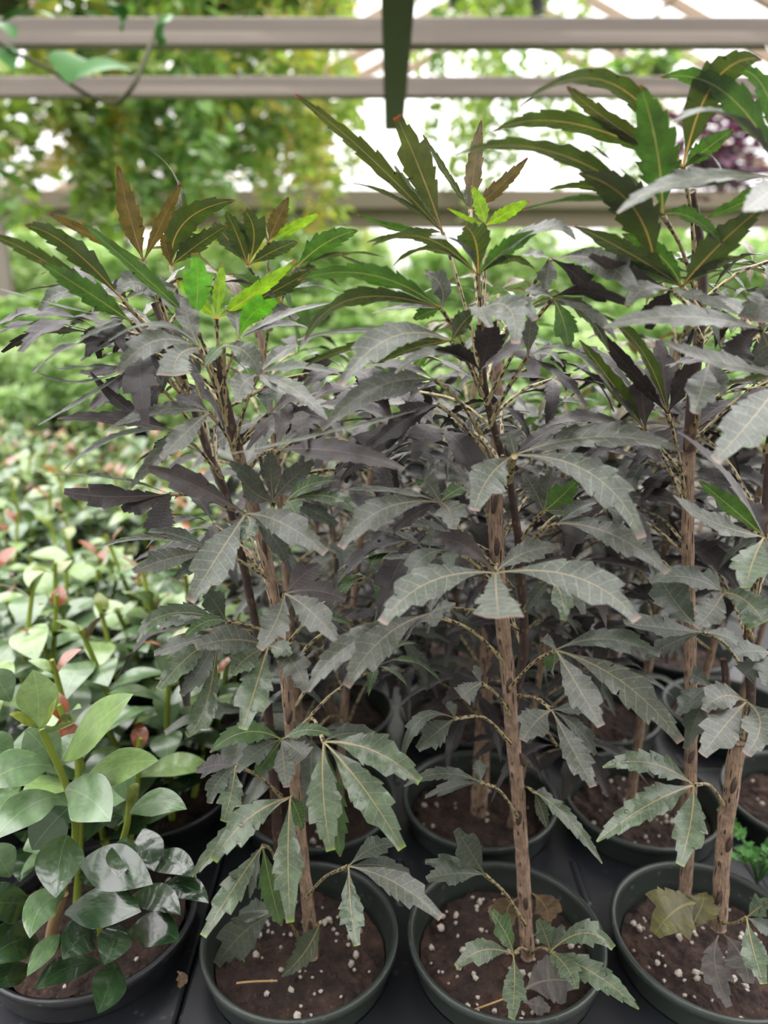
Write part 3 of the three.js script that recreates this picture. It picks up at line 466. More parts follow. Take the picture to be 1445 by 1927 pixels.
leaf(B, [960, 1345, 48.6], [905, 1286, 41], [[868, 1312, 39, 46, 0.85, 'm'], [893, 1252, 42, 16, 0.6, 'm']]);
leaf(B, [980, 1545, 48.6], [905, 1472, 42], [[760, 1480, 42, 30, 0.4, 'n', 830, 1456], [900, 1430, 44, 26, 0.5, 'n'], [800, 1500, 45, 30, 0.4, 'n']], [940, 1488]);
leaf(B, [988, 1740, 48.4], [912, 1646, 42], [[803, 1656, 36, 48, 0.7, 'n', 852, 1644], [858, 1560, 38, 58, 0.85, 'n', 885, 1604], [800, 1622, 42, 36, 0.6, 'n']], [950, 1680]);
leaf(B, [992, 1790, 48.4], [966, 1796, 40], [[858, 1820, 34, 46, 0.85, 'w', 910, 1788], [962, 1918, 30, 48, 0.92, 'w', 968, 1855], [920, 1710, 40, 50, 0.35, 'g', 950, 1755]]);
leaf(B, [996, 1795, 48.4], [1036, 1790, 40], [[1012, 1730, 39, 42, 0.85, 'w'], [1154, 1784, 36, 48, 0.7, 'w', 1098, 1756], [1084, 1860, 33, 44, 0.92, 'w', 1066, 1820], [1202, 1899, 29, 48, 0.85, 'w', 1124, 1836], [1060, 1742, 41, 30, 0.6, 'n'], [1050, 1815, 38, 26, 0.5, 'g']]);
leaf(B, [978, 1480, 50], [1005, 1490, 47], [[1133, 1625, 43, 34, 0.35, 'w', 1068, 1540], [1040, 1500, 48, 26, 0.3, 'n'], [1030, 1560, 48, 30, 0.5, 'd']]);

const C = thing('potted_aralia', 'tallest serrated dark-leaved plant with two bare tan trunks, in the green pot at lower right', 'potted plant', potBase(COLX[2], ROWZ[0]));
potAndSoil(C, potGreen, 0.026, 70);
trunk(C, [[1352, 1745, 49], [1358, 1640, 49], [1366, 1550, 49], [1378, 1470, 49], [1388, 1395, 49]], 0.0062, 0.0060, bark);
trunk(C, [[1384, 1415, 49.5], [1372, 1330, 50], [1362, 1240, 50]], 0.0036, 0.0026, darkStem);
trunk(C, [[1394, 1410, 49.5], [1412, 1320, 50], [1408, 1200, 50.2], [1425, 1080, 50], [1440, 960, 50], [1450, 820, 50], [1455, 640, 49]], 0.0038, 0.0022, darkStem);
trunk(C, [[1282, 1740, 52], [1292, 1640, 52], [1299, 1500, 52], [1300, 1350, 52], [1298, 1180, 52], [1294, 1000, 52], [1296, 850, 52]], 0.0050, 0.0044, bark);
trunk(C, [[1296, 852, 52], [1304, 740, 51.5], [1316, 620, 51], [1322, 510, 50.5], [1312, 420, 50], [1302, 360, 49]], 0.0044, 0.0024, darkStem);
nodes(C, [[1300, 1425, 51.5, 5.5], [1353, 1690, 48.3, 6], [1372, 1590, 48.3, 6.4], [1380, 1480, 48.3, 6], [1296, 1560, 51.4, 5.5]], darkStem);
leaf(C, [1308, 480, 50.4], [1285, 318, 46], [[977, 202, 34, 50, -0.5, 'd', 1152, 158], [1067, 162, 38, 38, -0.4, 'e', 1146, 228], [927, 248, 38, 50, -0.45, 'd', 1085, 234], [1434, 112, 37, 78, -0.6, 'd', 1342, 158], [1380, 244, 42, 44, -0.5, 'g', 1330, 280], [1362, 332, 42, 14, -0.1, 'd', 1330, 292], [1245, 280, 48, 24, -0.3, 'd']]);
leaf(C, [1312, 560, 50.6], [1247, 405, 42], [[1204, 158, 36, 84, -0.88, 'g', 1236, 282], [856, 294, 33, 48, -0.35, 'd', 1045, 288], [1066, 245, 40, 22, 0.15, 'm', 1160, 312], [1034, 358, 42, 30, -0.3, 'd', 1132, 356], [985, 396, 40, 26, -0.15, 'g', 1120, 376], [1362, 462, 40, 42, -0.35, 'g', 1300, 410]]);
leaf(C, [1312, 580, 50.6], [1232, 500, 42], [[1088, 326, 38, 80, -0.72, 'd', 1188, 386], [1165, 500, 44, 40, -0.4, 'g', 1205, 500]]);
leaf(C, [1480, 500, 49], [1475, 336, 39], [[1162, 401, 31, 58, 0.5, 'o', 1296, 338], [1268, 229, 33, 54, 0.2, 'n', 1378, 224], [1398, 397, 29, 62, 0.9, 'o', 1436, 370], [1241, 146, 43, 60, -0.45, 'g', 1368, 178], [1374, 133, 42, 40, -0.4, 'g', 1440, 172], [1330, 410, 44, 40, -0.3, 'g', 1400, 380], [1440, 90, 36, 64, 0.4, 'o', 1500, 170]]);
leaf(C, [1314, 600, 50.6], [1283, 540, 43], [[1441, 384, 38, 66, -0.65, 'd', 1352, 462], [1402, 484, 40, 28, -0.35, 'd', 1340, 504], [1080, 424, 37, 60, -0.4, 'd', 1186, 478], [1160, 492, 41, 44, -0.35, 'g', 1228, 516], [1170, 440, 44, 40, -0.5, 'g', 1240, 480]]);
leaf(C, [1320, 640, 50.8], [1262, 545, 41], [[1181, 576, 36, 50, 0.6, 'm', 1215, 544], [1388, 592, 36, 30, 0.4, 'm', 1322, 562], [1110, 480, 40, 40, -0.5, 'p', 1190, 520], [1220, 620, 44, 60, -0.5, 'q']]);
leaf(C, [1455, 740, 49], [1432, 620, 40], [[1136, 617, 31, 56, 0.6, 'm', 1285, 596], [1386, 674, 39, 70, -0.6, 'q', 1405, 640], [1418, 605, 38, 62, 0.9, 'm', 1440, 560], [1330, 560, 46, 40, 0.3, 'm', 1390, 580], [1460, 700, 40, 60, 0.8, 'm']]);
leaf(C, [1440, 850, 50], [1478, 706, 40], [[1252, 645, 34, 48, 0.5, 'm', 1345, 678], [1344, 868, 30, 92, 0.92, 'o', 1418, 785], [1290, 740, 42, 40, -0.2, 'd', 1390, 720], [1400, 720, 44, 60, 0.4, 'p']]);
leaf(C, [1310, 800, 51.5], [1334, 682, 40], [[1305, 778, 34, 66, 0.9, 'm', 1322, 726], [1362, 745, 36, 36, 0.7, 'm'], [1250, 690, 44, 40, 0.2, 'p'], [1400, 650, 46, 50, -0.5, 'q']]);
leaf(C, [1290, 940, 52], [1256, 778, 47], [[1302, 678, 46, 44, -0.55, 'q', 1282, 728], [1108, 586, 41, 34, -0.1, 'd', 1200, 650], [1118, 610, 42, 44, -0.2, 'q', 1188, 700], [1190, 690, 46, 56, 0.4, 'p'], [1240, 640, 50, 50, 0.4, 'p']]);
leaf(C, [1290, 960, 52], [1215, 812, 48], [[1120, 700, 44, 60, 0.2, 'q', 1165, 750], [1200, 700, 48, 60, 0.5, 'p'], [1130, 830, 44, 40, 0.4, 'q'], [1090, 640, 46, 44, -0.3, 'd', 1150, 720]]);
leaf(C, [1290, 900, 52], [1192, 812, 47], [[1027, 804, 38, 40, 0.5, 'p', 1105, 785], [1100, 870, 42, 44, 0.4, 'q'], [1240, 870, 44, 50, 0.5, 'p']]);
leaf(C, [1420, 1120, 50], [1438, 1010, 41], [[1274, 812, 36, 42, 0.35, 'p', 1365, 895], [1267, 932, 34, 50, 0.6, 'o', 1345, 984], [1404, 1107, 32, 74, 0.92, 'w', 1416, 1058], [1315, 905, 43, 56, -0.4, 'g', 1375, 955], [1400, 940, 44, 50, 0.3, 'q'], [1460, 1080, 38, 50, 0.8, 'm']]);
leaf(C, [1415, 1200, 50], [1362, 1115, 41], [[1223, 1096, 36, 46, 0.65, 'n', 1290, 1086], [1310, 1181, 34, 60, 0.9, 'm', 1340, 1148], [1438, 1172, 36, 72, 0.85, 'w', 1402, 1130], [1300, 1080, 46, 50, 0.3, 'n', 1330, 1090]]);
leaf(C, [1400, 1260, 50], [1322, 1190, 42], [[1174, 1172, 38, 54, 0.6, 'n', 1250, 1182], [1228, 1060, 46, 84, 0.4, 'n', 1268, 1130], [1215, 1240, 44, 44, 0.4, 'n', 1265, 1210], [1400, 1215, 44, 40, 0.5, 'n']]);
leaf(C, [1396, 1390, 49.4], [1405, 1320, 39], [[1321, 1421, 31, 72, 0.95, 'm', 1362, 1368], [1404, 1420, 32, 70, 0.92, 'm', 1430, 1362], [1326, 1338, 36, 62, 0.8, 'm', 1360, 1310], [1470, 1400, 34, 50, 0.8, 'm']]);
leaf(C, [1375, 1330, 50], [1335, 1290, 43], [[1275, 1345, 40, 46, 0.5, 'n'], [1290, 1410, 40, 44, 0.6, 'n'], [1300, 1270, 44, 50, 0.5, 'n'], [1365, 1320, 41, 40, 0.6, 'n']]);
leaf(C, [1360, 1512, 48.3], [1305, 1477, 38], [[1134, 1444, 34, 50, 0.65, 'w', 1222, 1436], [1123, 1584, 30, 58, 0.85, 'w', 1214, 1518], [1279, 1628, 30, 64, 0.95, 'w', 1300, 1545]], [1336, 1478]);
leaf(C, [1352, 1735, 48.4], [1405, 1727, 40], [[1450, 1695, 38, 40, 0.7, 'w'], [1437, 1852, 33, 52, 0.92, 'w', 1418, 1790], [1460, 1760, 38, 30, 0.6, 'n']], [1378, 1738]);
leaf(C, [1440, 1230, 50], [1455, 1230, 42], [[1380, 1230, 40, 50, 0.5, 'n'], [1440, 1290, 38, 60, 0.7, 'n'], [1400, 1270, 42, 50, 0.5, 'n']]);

// leaves further back on the three front plants
function fill(plant, pts, n, mats, len, back) { // pts: px trunk line
  for (let i = 0; i < n; i++) {
    const t = (i + R()) / n * (pts.length - 1), k = Math.min(pts.length - 2, Math.floor(t)), f = t - k;
    const p = at(pts[k][0] + (pts[k + 1][0] - pts[k][0]) * f, pts[k][1] + (pts[k + 1][1] - pts[k][1]) * f, pts[k][2] / 100).sub(plant.position);
    const az = -Math.PI / 2 + rr(-back, back); // away from the viewer
    grown(plant, p, az, rr(0.2, 0.8), rr(0.05, 0.09), 4 + Math.floor(R() * 3), rr(len[0], len[1]), mats, R() < 0.5 ? 'broad' : 'narrow');
  }
}
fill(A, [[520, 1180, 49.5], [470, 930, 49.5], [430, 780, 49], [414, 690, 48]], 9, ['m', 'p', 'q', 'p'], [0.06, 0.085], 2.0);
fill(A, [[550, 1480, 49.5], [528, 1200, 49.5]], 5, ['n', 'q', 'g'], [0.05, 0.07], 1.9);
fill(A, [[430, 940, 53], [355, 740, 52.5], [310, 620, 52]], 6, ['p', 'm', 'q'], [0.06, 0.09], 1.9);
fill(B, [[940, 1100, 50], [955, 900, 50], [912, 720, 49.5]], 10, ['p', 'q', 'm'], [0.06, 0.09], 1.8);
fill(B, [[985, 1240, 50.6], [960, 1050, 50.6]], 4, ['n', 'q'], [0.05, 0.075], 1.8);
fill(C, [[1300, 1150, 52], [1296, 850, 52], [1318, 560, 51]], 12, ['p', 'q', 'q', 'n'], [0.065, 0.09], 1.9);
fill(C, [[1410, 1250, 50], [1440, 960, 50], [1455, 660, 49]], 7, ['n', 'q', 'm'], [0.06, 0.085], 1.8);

// ---------------------------------------------------------------- rows behind: serrated plants grown by rule
function backPlant(label, x, z, o) {
  const p = thing('potted_aralia', label, 'potted plant', potBase(x, z));
  potAndSoil(p, potGreen, 0.026, o.grains ?? 14);
  for (const [dx, dz, lean, h, r, leanz] of o.stems) {
    const a = V(dx, 0.112, dz), top = V(dx + lean, h, dz + (leanz ?? 0)), m1 = a.clone().lerp(top, 0.35).add(V(rr(-0.008, 0.008), 0, rr(-0.008, 0.008))), m2 = a.clone().lerp(top, 0.7).add(V(rr(-0.01, 0.01), 0, rr(-0.01, 0.01)));
    part('stem', tube([a, m1, m2, top], (t) => r * (1 - 0.5 * t), 9, 40, 0.15, x * 100 + z), bark, p);
    const c = new THREE.CatmullRomCurve3([a, m1, m2, top]), n = o.n;
    for (let i = 0; i < n; i++) {
      const t = (o.from ?? 0.3) + (1 - (o.from ?? 0.3)) * Math.pow((i + 0.6) / n, 0.9), q = c.getPoint(Math.min(t, 1));
      const az = i * 2.4 + rr(-0.4, 0.4) + x * 10, high = t > 0.9;
      grown(p, q, az, high ? rr(0.8, 1.25) : rr(0.25, 0.75), high ? rr(0.05, 0.08) : rr(0.06, 0.10), high ? 4 : 5 + Math.floor(R() * 2), rr(0.065, 0.095), high ? (o.top ?? ['d', 'g', 'b']) : t > 0.6 ? ['p', 'q', 'm', 'q'] : ['n', 'q', 'q', 'q'], high ? 'narrow' : R() < 0.55 ? 'broad' : 'narrow');  // lower leaves mostly take the shade-darkened q, deepening the interior
    }
  }
  return p;
}
const D = backPlant('serrated plant half hidden behind the lime-tipped one, topped by a yellow-green shoot', COLX[0], ROWZ[1], { n: 22, from: 0.16, stems: [[-0.01, 0, -0.03, 0.62, 0.006], [0.02, -0.01, 0.05, 0.56, 0.005]] });
leaf(D, [505, 530, 65], [505, 455, 63], [[543, 371, 62, 36, -0.75, 'b', 522, 415], [603, 401, 60, 22, -0.5, 'l', 555, 428], [464, 399, 62, 12, -0.5, 'b', 488, 425]]);
leaf(D, [500, 560, 65], [466, 500, 62], [[425, 398, 60, 42, -0.6, 'd', 447, 445], [460, 396, 60, 54, -0.8, 'd', 478, 440], [560, 455, 58, 38, -0.5, 'd', 520, 470], [400, 420, 62, 40, -0.6, 'd']]);
leaf(D, [520, 600, 65], [556, 505, 62], [[673, 434, 58, 48, -0.6, 'g', 612, 458], [740, 490, 58, 20, -0.2, 'd', 650, 477], [588, 508, 58, 46, -0.6, 'd', 570, 520], [640, 540, 60, 40, -0.3, 'd']]);
leaf(D, [510, 620, 65], [465, 575, 61], [[588, 508, 57, 46, -0.6, 'd', 522, 545], [560, 600, 58, 40, 0.4, 'm']]);
backPlant('serrated plant with a thick tan trunk, standing behind the cut-off trunk of the middle plant', COLX[1], ROWZ[1], { n: 26, grains: 24, from: 0.16, stems: [[0.0, 0, 0.0, 0.60, 0.009], [0.03, 0.02, 0.03, 0.5, 0.004]] });
backPlant('serrated plant with a slim pale trunk, its pot seen between the middle and right pots', COLX[2], ROWZ[1], { n: 20, grains: 40, from: 0.36, stems: [[-0.012, 0, 0.0, 0.60, 0.005], [0.03, 0.03, 0.04, 0.62, 0.0045]] });
backPlant('serrated plant in the pot at the right edge, behind the frilly bright green plant', COLX[3], ROWZ[1], { n: 13, grains: 24, from: 0.5, stems: [[0.0, 0, -0.02, 0.66, 0.006]] });
const third = ['third-row serrated plant hidden in shade behind the lime-tipped plant', 'third-row serrated plant in deep shade at the middle', 'third-row serrated plant whose pot shows between two right trunks', 'third-row serrated plant at the far right'];
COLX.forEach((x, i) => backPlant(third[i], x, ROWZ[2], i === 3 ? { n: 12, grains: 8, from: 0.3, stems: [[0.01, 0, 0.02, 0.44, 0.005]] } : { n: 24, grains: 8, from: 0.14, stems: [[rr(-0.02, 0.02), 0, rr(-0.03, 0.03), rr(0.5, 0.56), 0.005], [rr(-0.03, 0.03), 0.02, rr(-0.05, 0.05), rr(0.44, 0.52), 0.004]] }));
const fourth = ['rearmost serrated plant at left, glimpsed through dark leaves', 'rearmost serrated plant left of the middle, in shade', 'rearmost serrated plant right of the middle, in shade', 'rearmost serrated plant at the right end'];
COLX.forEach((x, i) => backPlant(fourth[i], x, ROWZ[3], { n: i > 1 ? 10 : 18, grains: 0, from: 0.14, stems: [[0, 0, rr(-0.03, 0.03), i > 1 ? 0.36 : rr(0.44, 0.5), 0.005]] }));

// small frilly plant at the right edge
{
  const o = thing('frilly_plant', 'small bright green frilly plant at the right edge, beside the thick tan trunk', 'small plant', at(1425, 1660, 0.575));
  const g = new THREE.MeshPhysicalMaterial({ name: 'frilly leaf', color: '#3f8020', roughness: 0.8, clearcoat: 0.3, clearcoatRoughness: 0.4, transmission: 0.35, thickness: 0, side: THREE.DoubleSide });
  const wedge = new THREE.BufferGeometry(), P = [0, 0, 0], I = []; for (let i = 0; i <= 8; i++) { const a = -0.9 + 1.8 * i / 8, r = i % 2 ? 1 : 0.72; P.push(Math.sin(a) * r, 0.1 * Math.cos(i * 1.9), -Math.cos(a) * r); if (i) I.push(0, i, i + 1); }
  wedge.setAttribute('position', new THREE.Float32BufferAttribute(P, 3)); wedge.setIndex(I); wedge.computeVertexNormals();
  for (let k = 0; k < 15; k++) {
    const a = R() * 6.28, l = rr(0.03, 0.06), tip = V(Math.cos(a) * l * 0.7, l * rr(0.5, 1.2), Math.sin(a) * l * 0.7), mid = tip.clone().multiplyScalar(0.5).add(V(0, 0.012, 0));
    const s = part('sprig', tube([V(0, 0, 0), mid, tip], 0.0009, 5, 8), g, o);
    for (let i = 0; i < 9; i++) { const q = mid.clone().lerp(tip, i / 8), m = part('frond', wedge, g, s); aim(m, V(rr(-1, 1), rr(-0.1, 0.9), rr(-1, 1)).normalize(), V(0.1, 1, 0.2), q, rr(0.006, 0.011)); }
  }
}

// ---------------------------------------------------------------- glossy plants at the left
const glossTex = (seed, base, vein, edge) => canvasTex(256, 512, (x, w, h) => { const r = mulberry(seed); x.fillStyle = base; x.fillRect(0, 0, w, h); blotch(x, w, h, 2.5, 0.16, r); speckle(x, w, h, 500, 0.5, 1.2, (v) => css(190, 205, 180, 0.1 + 0.16 * v), r); x.fillStyle = vein; x.fillRect(w / 2 - 2.5, h * 0.05, 5, h); x.strokeStyle = edge; x.lineWidth = 9; x.strokeRect(0, -20, w, h + 40); });
const gloss = (name, map, o = {}) => new THREE.MeshPhysicalMaterial({ name, map, roughness: o.r ?? 0.34, clearcoat: 1, clearcoatRoughness: o.cr ?? 0.16, side: THREE.DoubleSide, bumpMap: glossBump, bumpScale: 0.0012, transmission: o.tr ?? 0, color: o.c ?? '#c8c8c8' });
const glossBump = canvasTex(128, 128, (x, w, h) => { const r = mulberry(61); x.fillStyle = '#808080'; x.fillRect(0, 0, w, h); blotch(x, w, h, 5, 0.4, r); }, false);
const G = {
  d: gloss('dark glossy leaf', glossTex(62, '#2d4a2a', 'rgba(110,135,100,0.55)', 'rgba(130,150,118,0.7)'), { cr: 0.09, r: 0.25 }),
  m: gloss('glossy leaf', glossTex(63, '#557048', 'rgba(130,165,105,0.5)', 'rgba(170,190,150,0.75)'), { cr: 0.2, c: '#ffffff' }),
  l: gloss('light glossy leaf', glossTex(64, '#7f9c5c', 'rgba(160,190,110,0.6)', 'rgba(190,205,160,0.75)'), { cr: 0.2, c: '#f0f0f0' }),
  y: gloss('young leaf', glossTex(65, '#8b9a36', 'rgba(200,190,90,0.6)', 'rgba(200,140,60,0.7)')),
  r: gloss('red young leaf', glossTex(66, '#a2501e', 'rgba(200,140,70,0.6)', 'rgba(180,80,40,0.8)')),
};
const limeStem = new THREE.MeshStandardMaterial({ name: 'lime stem', color: '#7d8c30', roughness: 0.5 });
const tanStem = new THREE.MeshStandardMaterial({ name: 'woody stem', color: '#7d6747', roughness: 0.7 });
function ovate(p0, pm, p1, width, f, seed, eye = EYE) {
  const rnd = mulberry(seed), ctrl = pm.clone().multiplyScalar(2).addScaledVector(p0, -0.5).addScaledVector(p1, -0.5), curve = new THREE.QuadraticBezierCurve3(p0, ctrl, p1);
  const pos = [], uv = [], idx = [], n = 14, K = 6, c = V(0, 0, 0), T = V(0, 0, 0), N = V(0, 0, 0), B = V(0, 0, 0), e = V(0, 0, 0), v = V(0, 0, 0), cup = rr(0.05, 0.22) + 0 * rnd(), tw = (rnd() - 0.5) * 0.4;
  for (const side of [1, 0]) for (let i = 0; i <= n; i++) {
    const t = i / n; curve.getPoint(t, c); curve.getTangent(t, T); e.copy(eye).sub(c).normalize();
    N.copy(UP).multiplyScalar(1 - Math.abs(f)).addScaledVector(e, f + (f >= 0 ? 0.1 : -0.1)); N.addScaledVector(T, -N.dot(T)).normalize(); B.crossVectors(T, N).normalize(); B.applyAxisAngle(T, tw); N.applyAxisAngle(T, tw);
    const w = 0.5 * width * (t < 0.08 ? 0.08 + t * 2.6 : Math.min(1, 0.29 + 0.9 * Math.sin(Math.min(1, (t - 0.08) / 0.46) * Math.PI / 2) * 0.79) * (1 - Math.pow(clamp((t - 0.5) / 0.5, 0, 1), 1.9)));
    for (let k = -K / 2; k <= K / 2; k++) {
      const u = k / (K / 2), x = u * w, th = 0.0009 * (1 - u * u) * Math.min(1, 6 * t) * Math.min(1, 6 * (1 - t));
      v.copy(c).addScaledVector(B, x).addScaledVector(N, cup * Math.abs(u) * w * (0.5 + 0.5 * Math.abs(u)) + (side ? th : -th)); pos.push(v.x, v.y, v.z); uv.push(0.5 + x / width, t);
    }
  }
  const st = (n + 1) * (K + 1);
  for (let i = 0; i < n; i++) for (let k = 0; k < K; k++) { const a = i * (K + 1) + k, b = a + K + 1; idx.push(a, a + 1, b, b, a + 1, b + 1, st + a, st + b, st + a + 1, st + b, st + b + 1, st + a + 1); }
  const g = new THREE.BufferGeometry(); g.setAttribute('position', new THREE.Float32BufferAttribute(pos, 3)); g.setAttribute('uv', new THREE.Float32BufferAttribute(uv, 2)); g.setIndex(idx); g.computeVertexNormals(); return g;
}
const H = thing('glossy_plant', 'nearest glossy round-leaved plant, wet dark lower leaves hanging over its black pot at lower left', 'potted plant', V(GLX, RIM - 0.14, -0.516));
potAndSoil(H, potBlack, 0.012, 12, 0.088, 0.14);
function gl(x0, y0, d0, x1, y1, d1, w, f, mat, mx, my) {
  const a = at(x0, y0, d0 / 100), b = at(x1, y1, d1 / 100), len = a.distanceTo(b), m = mx === undefined ? a.clone().lerp(b, 0.5).addScaledVector(UP, 0.06 * len) : at(mx, my, (d0 + d1) / 200);
  const g = ovate(a, m, b, w * perPx((y0 + y1) / 2, (d0 + d1) / 200), f, leafSeed++); g.translate(-H.position.x, -H.position.y, -H.position.z); return part('leaf', g, G[mat], H);
}
const gStem = (pts, r, mat) => { const g = tube(pts.map((p) => at(p[0], p[1], p[2] / 100)), r, 9, 24); g.translate(-H.position.x, -H.position.y, -H.position.z); part('stem', g, mat, H); };
gStem([[92, 1790, 49], [104, 1720, 49], [128, 1640, 48.5], [142, 1570, 48], [138, 1520, 47.5], [122, 1470, 47], [100, 1420, 46.5], [78, 1372, 46]], (t) => 0.0034 - 0.001 * t, limeStem);
gStem([[190, 1810, 50], [186, 1740, 50], [200, 1650, 50], [228, 1590, 49.5], [240, 1545, 49], [244, 1505, 49]], (t) => 0.0036 - 0.0012 * t, limeStem);
gStem([[90, 1800, 48.6], [100, 1740, 48.6], [118, 1680, 48.4]], 0.0046, tanStem);
gl(120, 1430, 46.5, 251, 1306, 42, 90, 0.62, 'l', 176, 1372); gl(97, 1442, 46, -38, 1486, 42, 78, 0.5, 'm', 30, 1446); gl(72, 1368, 46, 62, 1260, 46, 76, 0.85, 'l', 72, 1312);
gl(72, 1370, 45.5, 17, 1344, 44, 28, 0.4, 'y'); gl(76, 1372, 45.5, 108, 1310, 45, 28, 0.3, 'y', 92, 1350); gl(82, 1380, 45, 142, 1356, 41, 44, -0.25, 'y', 104, 1372); gl(108, 1440, 47, 48, 1372, 47, 74, 0.7, 'm'); gl(112, 1440, 47, 150, 1380, 49, 50, 0.6, 'm');
gl(124, 1484, 46, 208, 1546, 40, 92, 0.92, 'm', 168, 1502); gl(150, 1480, 47, 298, 1431, 43, 66, 0.62, 'l', 224, 1444); gl(112, 1500, 46, -14, 1582, 41, 74, 0.62, 'm', 52, 1520); gl(130, 1520, 47.5, 60, 1600, 46, 80, 0.7, 'd');
gl(126, 1572, 45.5, 105, 1690, 39, 86, 0.92, 'd', 112, 1622); gl(150, 1625, 47, 288, 1664, 41, 84, 0.75, 'd', 212, 1632); gl(234, 1575, 47, 222, 1652, 42, 58, 0.88, 'd', 230, 1610); gl(122, 1718, 46, 266, 1716, 41, 78, 0.75, 'd', 192, 1706);
gl(244, 1690, 47, 340, 1722, 43, 56, 0.7, 'd', 292, 1688); gl(122, 1682, 45.5, 56, 1766, 41, 60, 0.85, 'm', 78, 1706); gl(66, 1712, 46, -44, 1716, 42, 80, 0.7, 'd', 10, 1700); gl(72, 1770, 46, -34, 1822, 41, 80, 0.75, 'd', 20, 1776);
gl(112, 1758, 45.5, 50, 1838, 41, 38, 0.8, 'm', 84, 1790); gl(182, 1752, 46, 118, 1806, 42, 70, 0.8, 'd', 150, 1766); gl(228, 1742, 44, 196, 1816, 40, 64, 0.85, 'd', 214, 1774); gl(240, 1756, 46, 338, 1772, 42, 64, 0.7, 'd', 290, 1748);
gl(216, 1812, 43, 184, 1908, 37, 66, 0.88, 'd', 204, 1856); gl(190, 1812, 46, 66, 1864, 41, 52, 0.65, 'd', 126, 1822); gl(276, 1630, 49, 370, 1652, 46, 52, 0.7, 'd', 322, 1622); gl(296, 1676, 48, 393, 1700, 45, 46, 0.6, 'd', 346, 1668);
gl(244, 1530, 48.5, 352, 1523, 44, 52, 0.7, 'm', 296, 1510); gl(244, 1510, 48.5, 224, 1440, 50, 44, 0.6, 'm'); gl(240, 1515, 48, 262, 1475, 47, 26, 0.7, 'y'); gl(232, 1540, 48.5, 180, 1540, 47, 46, 0.7, 'd'); gl(44, 1600, 48, 110, 1570, 49, 50, 0.6, 'm'); gl(20, 1650, 47, -20, 1590, 47, 60, 0.6, 'm'); gl(60, 1820, 45, -20, 1860, 41, 50, 0.6, 'd'); gl(270, 1560, 50, 290, 1640, 47, 56, 0.8, 'd'); gl(20, 1440, 49, -30, 1380, 49, 60, 0.6, 'm'); gl(20, 1320, 52, -20, 1260, 52, 60, 0.6, 'm');

const stockLeaf = []; for (let i = 0; i < 5; i++) stockLeaf.push(ovate(V(0, 0, 0), V(0, rr(0.03, 0.12), -0.5), V(0, rr(-0.25, 0.1), -0.97), rr(0.46, 0.58), 0, 700 + i, V(0, 50, 0)));
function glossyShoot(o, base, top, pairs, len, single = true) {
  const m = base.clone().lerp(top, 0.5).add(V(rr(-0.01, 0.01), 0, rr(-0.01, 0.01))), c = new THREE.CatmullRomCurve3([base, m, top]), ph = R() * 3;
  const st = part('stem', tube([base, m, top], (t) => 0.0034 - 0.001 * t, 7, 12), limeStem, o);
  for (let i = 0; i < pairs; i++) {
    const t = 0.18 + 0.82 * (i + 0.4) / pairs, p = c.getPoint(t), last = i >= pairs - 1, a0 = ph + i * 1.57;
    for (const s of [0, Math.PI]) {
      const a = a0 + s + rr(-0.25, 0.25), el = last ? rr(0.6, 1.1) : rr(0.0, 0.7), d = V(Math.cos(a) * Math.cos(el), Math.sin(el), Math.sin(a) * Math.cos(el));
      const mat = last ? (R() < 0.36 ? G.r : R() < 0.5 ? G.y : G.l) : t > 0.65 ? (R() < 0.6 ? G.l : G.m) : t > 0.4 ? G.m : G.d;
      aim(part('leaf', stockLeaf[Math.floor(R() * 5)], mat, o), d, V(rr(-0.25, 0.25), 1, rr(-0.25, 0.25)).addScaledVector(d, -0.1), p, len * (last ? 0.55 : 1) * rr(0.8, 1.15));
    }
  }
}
function glossyPlant(label, x, z, shoots, group) {
  const o = thing('glossy_plant', label, 'potted plant', V(x, RIM - 0.14, z), group);
  potAndSoil(o, potBlack, 0.012, 0, 0.088, 0.14);
  for (let i = 0; i < shoots; i++) { const a = i * 2.4 + R(), r = 0.015 + 0.05 * Math.sqrt(i / shoots); glossyShoot(o, V(Math.cos(a) * r, 0.125, Math.sin(a) * r), V(Math.cos(a) * r * 1.9, rr(0.25, 0.36), Math.sin(a) * r * 1.9), 6, rr(0.052, 0.07)); }
  return o;
}
const glossyLabels = ['glossy green plant with orange-tipped shoots, second in the row behind the nearest wet-leaved one', 'glossy green plant at the left edge, second row, partly cut off', 'glossy green plant third back, touching the dark serrated leaves', 'glossy green plant third back at the left edge, with reddish shoot tips'];
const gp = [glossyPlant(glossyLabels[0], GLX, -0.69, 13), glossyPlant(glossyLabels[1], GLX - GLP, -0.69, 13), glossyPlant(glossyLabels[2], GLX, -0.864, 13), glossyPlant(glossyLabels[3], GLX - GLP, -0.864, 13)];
for (let i = 0; i < 4; i++) glossyShoot(H, V(rr(-0.06, 0.06), 0.125, -rr(0.0, 0.06)), V(rr(-0.1, 0.08), rr(0.26, 0.34), -rr(0.02, 0.09)), 5, 0.062);
